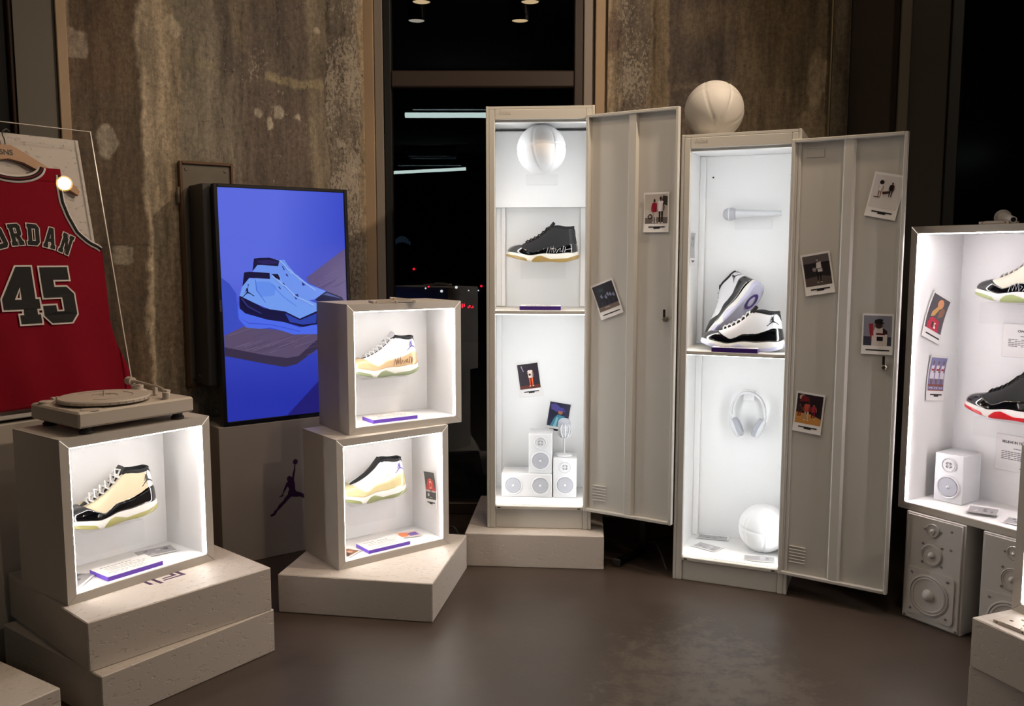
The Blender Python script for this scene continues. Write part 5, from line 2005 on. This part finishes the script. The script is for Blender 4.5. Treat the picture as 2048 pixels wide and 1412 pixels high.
def art_stage(p):
    p.rect(0, 1, 0, 1, (46, 40, 48))
    p.rect(0, 1, 0, .14, (96, 48, 40))
    p.poly([(.16, .92), (.2, .94), (.28, .7), (.25, .7)], (170, 168, 180))
    figure(p, .58, .1, .76, (232, 220, 212), (226, 92, 44), (150, 96, 80), (236, 200, 190), w=.34, head=(60, 38, 36), pose=.8)
    p.rect(.5, .6, .52, .6, (70, 24, 24))


def art_blue(p):
    p.rect(0, 1, 0, 1, (36, 36, 60))
    p.poly([(.05, .9), (.3, .95), (.55, .8), (.4, .6), (.1, .7)], (74, 70, 130))
    p.poly([(.16, .0), (.3, .34), (.44, .5), (.8, .46), (.86, 0)], (66, 130, 150))
    p.poly([(.3, 0), (.42, .38), (.5, .4), (.46, 0)], (140, 196, 206))
    p.disc(.56, .62, .12, (150, 100, 76))
    p.poly([(.4, .68), (.46, .8), (.66, .82), (.76, .7), (.84, .64), (.66, .66)], (66, 60, 140))


def art_shot(p):
    p.rect(0, 1, 0, 1, (70, 64, 72))
    p.poly([(.1, 0), (.8, 0), (.75, .34), (.3, .38), (.1, .22)], (176, 30, 60))
    p.disc(.56, .8, .17, (216, 150, 108))
    p.poly([(.2, .36), (.4, .42), (.6, .68), (.46, .72), (.22, .5)], (206, 160, 96))
    p.poly([(.6, .4), (.86, .5), (.9, .7), (.76, .74), (.6, .6)], (132, 88, 66))
    p.rect(.34, .44, .07, .24, (30, 22, 26))
    p.rect(.5, .6, .07, .24, (240, 226, 220))


def art_team(p):
    p.rect(0, 1, 0, 1, (120, 118, 160))
    p.rect(0, 1, 0, .3, (134, 62, 52))
    for x in (.2, .5, .8):
        figure(p, x, .08, .82, (230, 220, 226), (118, 66, 52), (120, 74, 58), (236, 228, 224), w=.26)
        p.rect(x - .13, x + .13, .36, .54, (226, 220, 230))
        p.rect(x - .08, x + .08, .6, .66, (170, 40, 54))


def art_card(p):
    p.rect(0, 1, 0, 1, (70, 70, 68))
    p.rect(.2, .75, .89, .925, (176, 172, 160))
    p.poly([(.05, .34), (.95, .3), (.75, .7), (.6, .76), (.4, .76), (.25, .7)], (196, 70, 62))
    p.rect(.03, .97, .26, .33, (204, 196, 190))
    figure(p, .52, .06, .72, (232, 200, 172), (60, 58, 60), (220, 180, 150), w=.28, head=(230, 214, 200))
    p.rect(.2, .36, .1, .2, (220, 220, 222))


def art_grey(k):
    def f(p):
        g = random.Random(k)
        p.rect(0, 1, 0, 1, (168, 166, 168))
        for i in range(7):
            x, y = g.uniform(.1, .8), g.uniform(.1, .8)
            c_ = g.choice(((120, 118, 120), (92, 90, 94), (206, 204, 206)))
            p.poly([(x, y), (x + g.uniform(.05, .2), y - .05), (x + g.uniform(.08, .2), y + g.uniform(.08, .2)), (x + .02, y + .15)], c_)
    return f


def art_orange(p):
    p.rect(0, 1, 0, 1, (226, 206, 198))
    p.poly([(.0, .1), (.4, .1), (.5, .8), (.1, .9)], (226, 130, 84))
    p.poly([(.5, .1), (.95, .2), (.9, .8), (.55, .7)], (120, 90, 170))
    p.disc(.45, .5, .12, (150, 80, 60))
    p.disc(.7, .55, .1, (240, 190, 120))


def art_brown(p):
    p.rect(0, 1, 0, 1, (140, 96, 70))
    p.poly([(.1, .1), (.5, .2), (.6, .8), (.2, .9)], (70, 44, 36))
    p.disc(.65, .5, .16, (206, 160, 130))


def photo(mtx, art, label, w_=.106, h_=.15, cap=1, curl=.006, group='instant photos', name='instant_photo', pic=(.055, .945, .215, .95), land=False):
    """card whose middle touches the surface; local x right, z up, facing -y"""
    def bend(x, z):
        tz = z / h_ - .5
        return -curl * (tz * 2) ** 2 * .6 - curl * .25 - .0006
    o = MB()
    k = 8
    P = [[(x, bend(0, h_ * j / k) + .0, h_ * j / k) for j in range(k + 1)] for x in (0, w_)]
    o.quadgrid(P)
    card = o.build(name, 'paper', None)
    s_ = card.modifiers.new('t', 'SOLIDIFY')
    s_.thickness = .0005
    s_.offset = -1
    card.matrix_world = mtx @ Matrix.Translation((-w_ / 2, 0, -h_ / 2))
    tag(card, label, 'photo', group)
    pw, ph = (pic[1] - pic[0]) * w_, (pic[3] - pic[2]) * h_
    ox, oz = pic[0] * w_, pic[2] * h_
    pr = Print(pw, ph, .00006, bend=lambda x, z: bend(x, z + oz) - .0003)
    art(pr)
    pr.build('picture', 'print', card, (ox, 0, oz))
    if cap:
        c_ = MB()
        for (a, b, z0, z1) in ((.2, .85, .115, .145), (.4, .65, .085, .115)) if cap == 1 else ((.15, .9, .09, .12),):
            c_.box(a * w_, b * w_, bend(0, z0 * h_) - .0008, bend(0, z0 * h_) - .0004, z0 * h_, z1 * h_)
        c_.build('caption', 'ink', card)
    return card


def on_front(fr, u, v, z, roll):
    return Matrix.Translation(fr(u, v, z)) @ Matrix.Rotation(fr.a, 4, 'Z') @ Matrix.Rotation(-R(roll), 4, 'Y')


def on_right_wall(fr, u, v, z, roll):   # faces -u ; image right is towards the viewer
    return Matrix.Translation(fr(u, v, z)) @ Matrix.Rotation(fr.a - R(90), 4, 'Z') @ Matrix.Rotation(-R(roll), 4, 'Y')


def on_left_wall(fr, u, v, z, roll):    # faces +u
    return Matrix.Translation(fr(u, v, z)) @ Matrix.Rotation(fr.a + R(90), 4, 'Z') @ Matrix.Rotation(-R(roll), 4, 'Y')


def on_floor(fr, u, v, z, yaw):
    return Matrix.Translation(fr(u, v, z)) @ Matrix.Rotation(fr.a + R(yaw), 4, 'Z') @ Matrix.Rotation(R(-90), 4, 'X')


DV = .0178
photo(on_front(F_D1, .310, DV, 1.355, 0), art_two_men, 'photo of two men by a car, high on the left locker door', .108, .158)
photo(on_front(F_D1, .096, DV, 1.002, 21), art_night, 'tilted dark blue night photo low on the left locker door', .108, .15, 2)
photo(on_front(F_D2, .333, DV, 1.54, -12), art_chair, 'pale tilted photo of a seated pair at the top of the right locker door', .108, .158)
photo(on_front(F_D2, .108, DV, 1.262, 10), art_bw_player, 'black and white photo of a player holding a ball, on the right door', .108, .155)
photo(on_front(F_D2, .328, DV, 1.046, 0), art_cap, 'photo of a man in cap and white jersey above the right door lock', .108, .148, 2)
photo(on_front(F_D2, .094, DV, .733, -5), art_game, 'colourful basketball game photo low on the right locker door', .108, .155)
photo(on_front(F_L1, .166, .3298, .612, 8), art_stage, 'photo of a person in orange trousers on the left locker back wall', .108, .16)
photo(on_front(F_L1, .302, .3298, .432, -9), art_blue, 'blue photo of a person in a hat behind the vintage microphone', .108, .155)
photo(on_right_wall(F_BOX3, .4705, .083, .222, 6), art_card, 'dark card with red figure on the side wall of the lower stacked box', .088, .155, 1, .01)
photo(on_left_wall(F_CASE, .0265, .125, .70, -21), art_shot, 'tilted photo of a red jersey player on the tall case side wall', .118, .175, 2, .012)
photo(on_left_wall(F_CASE, .0265, .148, .475, -6), art_team, 'photo of three players in white on the tall case side wall', .11, .168, 1, .012)
photo(on_left_wall(F_L2, .0142, .17, 1.36, 0), art_grey(3), 'grey photo on the inner left wall of the right locker', .1, .14)
FL = dict(pic=(.05, .95, .12, .9), cap=0, curl=.004, group='loose prints lying flat', name='loose_print')
photo(on_floor(F_BOX1, .378, .155, .0296, -12), art_grey(1), 'grey print lying at the back right of the turntable box', .135, .085, **FL)
photo(on_floor(F_BOX1, .082, .11, .0296, 40), art_grey(2), 'dark print in the left corner of the turntable box', .12, .085, **FL)
photo(on_floor(F_BOX3, .385, .13, .0296, -14), art_orange, 'orange and purple print lying in the lower stacked box', .1, .09, **FL)
photo(on_floor(F_BOX3, .078, .075, .0296, 30), art_brown, 'brown print in the left corner of the lower stacked box', .09, .07, **FL)
photo(on_floor(F_L2, .11, .285, .101, 5), art_grey(4), 'long grey print at the back of the right locker floor', .135, .06, **FL)
photo(on_floor(F_L2, .11, .15, .101, -22), art_grey(5), 'dark angled print at the front left of the right locker floor', .115, .075, **FL)
photo(on_floor(F_L2, .335, .085, .101, 8), art_grey(6), 'grey print at the front right of the right locker floor', .13, .07, **FL)
photo(on_floor(F_CASE, .262, .10, .0268, 24), art_grey(7), 'grey print curling on the floor of the tall case', .10, .11, pic=(.05, .95, .12, .9), cap=0, curl=.012, group='loose prints lying flat', name='loose_print')
photo(on_floor(F_CASE, .40, .09, .0268, 15), art_grey(8), 'purple grey print at the right end of the tall case floor', .10, .09, **FL)


# ------------------------------------------------------------------ purple edged info blocks
def info_block(fr, u0, u1, v0, v1, z, label, dark=False, th=.014):
    t = thing('info_block', label, 'sign', fr(u0, v0, z), (0, 0, fr.a), group='purple info blocks')
    W, D = u1 - u0, v1 - v0
    BOX('block', 'deep_purple' if dark else 'purple', t, 0, W, 0, D, 0, th, .001)
    BOX('text_sheet', 'paper', t, .001, W - .001, .001, D - .001, th, th + .0006, 0)
    mb = MB()
    g = random.Random(int(u0 * 1000))
    for i, yy in enumerate((.8, .68, .6, .52, .44, .30, .2)):
        a = g.uniform(.1, .2) if i else .12
        b = g.uniform(.75, .9) if i else .7
        hh = .03 if i == 0 else .012
        for k in range(9):
            x0 = a + (b - a) * k / 9
            if g.random() < .85:
                mb.box(x0 * W, (x0 + (b - a) / 9 * .8) * W, yy * D, (yy + hh) * D, th + .0006, th + .0009)
    mb.build('text_lines', 'grey_ink', t)
    return t


info_block(F_BOX1, .135, .322, .02, .13, .0295, 'purple edged info block lying in the turntable box')
info_block(F_BOX2, .115, .312, .03, .13, .0295, 'purple edged info block in the upper stacked box')
info_block(F_BOX3, .138, .326, .018, .122, .0295, 'purple edged info block in the lower stacked box')
info_block(F_L1, .138, .316, .05, .15, .9497, 'dark purple info block on the left locker shelf', True, .017)
info_block(F_L2, .135, .314, .008, .05, .9497, 'dark purple info block in front of the shoes, right locker shelf', True, .018)


def wall_card(fr, u0, u1, z0, z1, v, head, label, hx):
    W, H = u1 - u0, z1 - z0
    t = tag(placed(MB().box(0, W, 0, .004, 0, H, .0008).build('text_card', 'paper', None), fr, u0, v - .0045, z0), label, 'sign', 'text cards in the tall case')
    text_mesh('heading', head, .0125, 'ink', t, (hx, -.0006, H - .030), (R(90), 0, 0), .0003, .0002, 'LEFT', .95)
    mb = MB()
    g = random.Random(len(head))
    for i, z in enumerate((.62, .52, .47, .42, .37, .32)):
        a, b = (.3, .95) if i == 0 else (.1, .95)
        for k in range(16):
            x0 = a + (b - a) * k / 16
            if g.random() < .9:
                mb.box(x0 * W, (x0 + (b - a) / 16 * .82) * W, -.0008, .0, z * H, (z + .02) * H)
    mb.build('text_lines', 'grey_ink', t)
    MB().tube([(W * (.42 + .05 * k), -.001, H * (.1 + .05 * (k % 2))) for k in range(6)], .001, 5).build('signature', 'ink', t)
    return t


wall_card(F_CASE, .197, .41, .565, .685, .28, 'OWN T', 'white text card headed OWN below the upper shoe', .053)
wall_card(F_CASE, .197, .41, .152, .283, .28, 'BELIEVE IN THE', 'white text card headed BELIEVE IN THE below the red soled shoe', .022)


# ------------------------------------------------------------------ cassettes
def cassette(mtx, label):
    t = thing('cassette_tape', label, 'cassette', mtx.to_translation(), mtx.to_euler(), group='white painted cassettes')
    sh = MB()
    W, D, H = .1, .064, .0087
    sh.box(0, W, 0, D, 0, H, .001)
    sh.build('shell', 'turntable', t)
    MB().prism([(.02, 0), (.08, 0), (.076, .016), (.024, .016)], 'z', H, H + .0016).build('raised_edge', 'turntable', t)
    for x in (.03, .07):
        MB().lathe([(.0055, H), (.0055, H + .0004), (.002, H + .0004), (.002, H)], 14, Matrix.Translation((x, .036, 0))).build('reel_hole', 'dark_rubber', t)
    for x in (.012, .088):
        MB().lathe([(0, 0), (.0022, 0), (.0022, .0004), (0, .0004)], 10, Matrix.Translation((x, 0, H / 2)) @ Matrix.Rotation(R(90), 4, 'X')).build('edge_hole', 'ink', t)
    return t


z2 = F_BOX2.o.z + .5005
cassette(Matrix.Translation(F_BOX2(.115, .012, .5005)) @ Matrix.Rotation(F_BOX2.a + R(-9), 4, 'Z'), 'white cassette lying flat on the upper stacked box, left one')
cassette(Matrix.Translation(F_BOX2(.192, .02, .5115)) @ Matrix.Rotation(F_BOX2.a + R(-24), 4, 'Z') @ Matrix.Rotation(R(5.6), 4, 'Y'), 'white cassette propped on the other, on the upper stacked box')
cassette(Matrix.Translation(F_PF(.048, .025, .1475)) @ Matrix.Rotation(F_PF.a + R(3), 4, 'Z'), 'white cassette near the front of the right chipboard plinth')
cassette(Matrix.Translation(F_PF(.078, .098, .1475)) @ Matrix.Rotation(F_PF.a - R(4), 4, 'Z'), 'white cassette at the foot of the lower right display box')
cassette(Matrix.Translation(F_CASE(.245, .004, 1.0305)) @ Matrix.Rotation(F_CASE.a + R(2), 4, 'Z'), 'white cassette on top of the tall case, beside the microphone')

# ------------------------------------------------------------------ cables and bracket behind the lockers
for pts, m, lab in (([(.62, 4.0, .006), (.635, 3.92, .02), (.65, 3.84, .035), (.655, 3.76, .03), (.66, 3.68, .006), (.655, 3.6, .006)], 'cable', 'pale cable curving over the floor between the two lockers'),
                    ([(.40, 3.99, .006), (.52, 3.97, .006), (.62, 3.99, .006), (.72, 4.02, .006), (.82, 4.05, .006)], 'cable_black', 'dark cable on the floor behind the left locker door'),
                    ([(-.33, 4.1, .006), (-.30, 4.02, .05), (-.27, 3.98, .07), (-.24, 3.96, .03), (-.225, 3.92, .006)], 'cable', 'pale cable looping beside the left locker plinth'),
                    ([(-.42, 4.15, .006), (-.36, 4.1, .05), (-.33, 4.08, .06), (-.29, 4.06, .006), (-.26, 4.0, .006)], 'cable_black', 'black cable looping on the floor under the window')):
    P = [Vector(p) for p in pts]
    sm_ = []
    for i in range(len(P) - 1):
        p0, p1, p2, p3 = P[max(i - 1, 0)], P[i], P[i + 1], P[min(i + 2, len(P) - 1)]
        for k in range(6):
            t_ = k / 6
            sm_.append(.5 * ((2 * p1) + (p2 - p0) * t_ + (2 * p0 - 5 * p1 + 4 * p2 - p3) * t_ ** 2 + (3 * p1 - p0 - 3 * p2 + p3) * t_ ** 3))
    sm_.append(P[-1])
    for p in sm_:
        p.z = max(p.z, .0045)
    tag(MB().tube([tuple(p) for p in sm_], .004, 7).build('cable', m, None, smooth=40), lab, 'cable', 'cables on the floor')
ft = thing('stand_foot', 'dark metal stand foot on the floor behind the left locker door', 'stand', (.455, 3.66, 0), (0, 0, R(48)))
BOX('bar', 'dark_steel', ft, 0, .2, -.015, .015, .006, .03, .003)
BOX('end_cap', 'dark_rubber', ft, -.014, .0, -.018, .018, 0, .034, .004)
BOX('upright', 'dark_steel', ft, .185, .215, -.015, .015, .03, .4, .003)
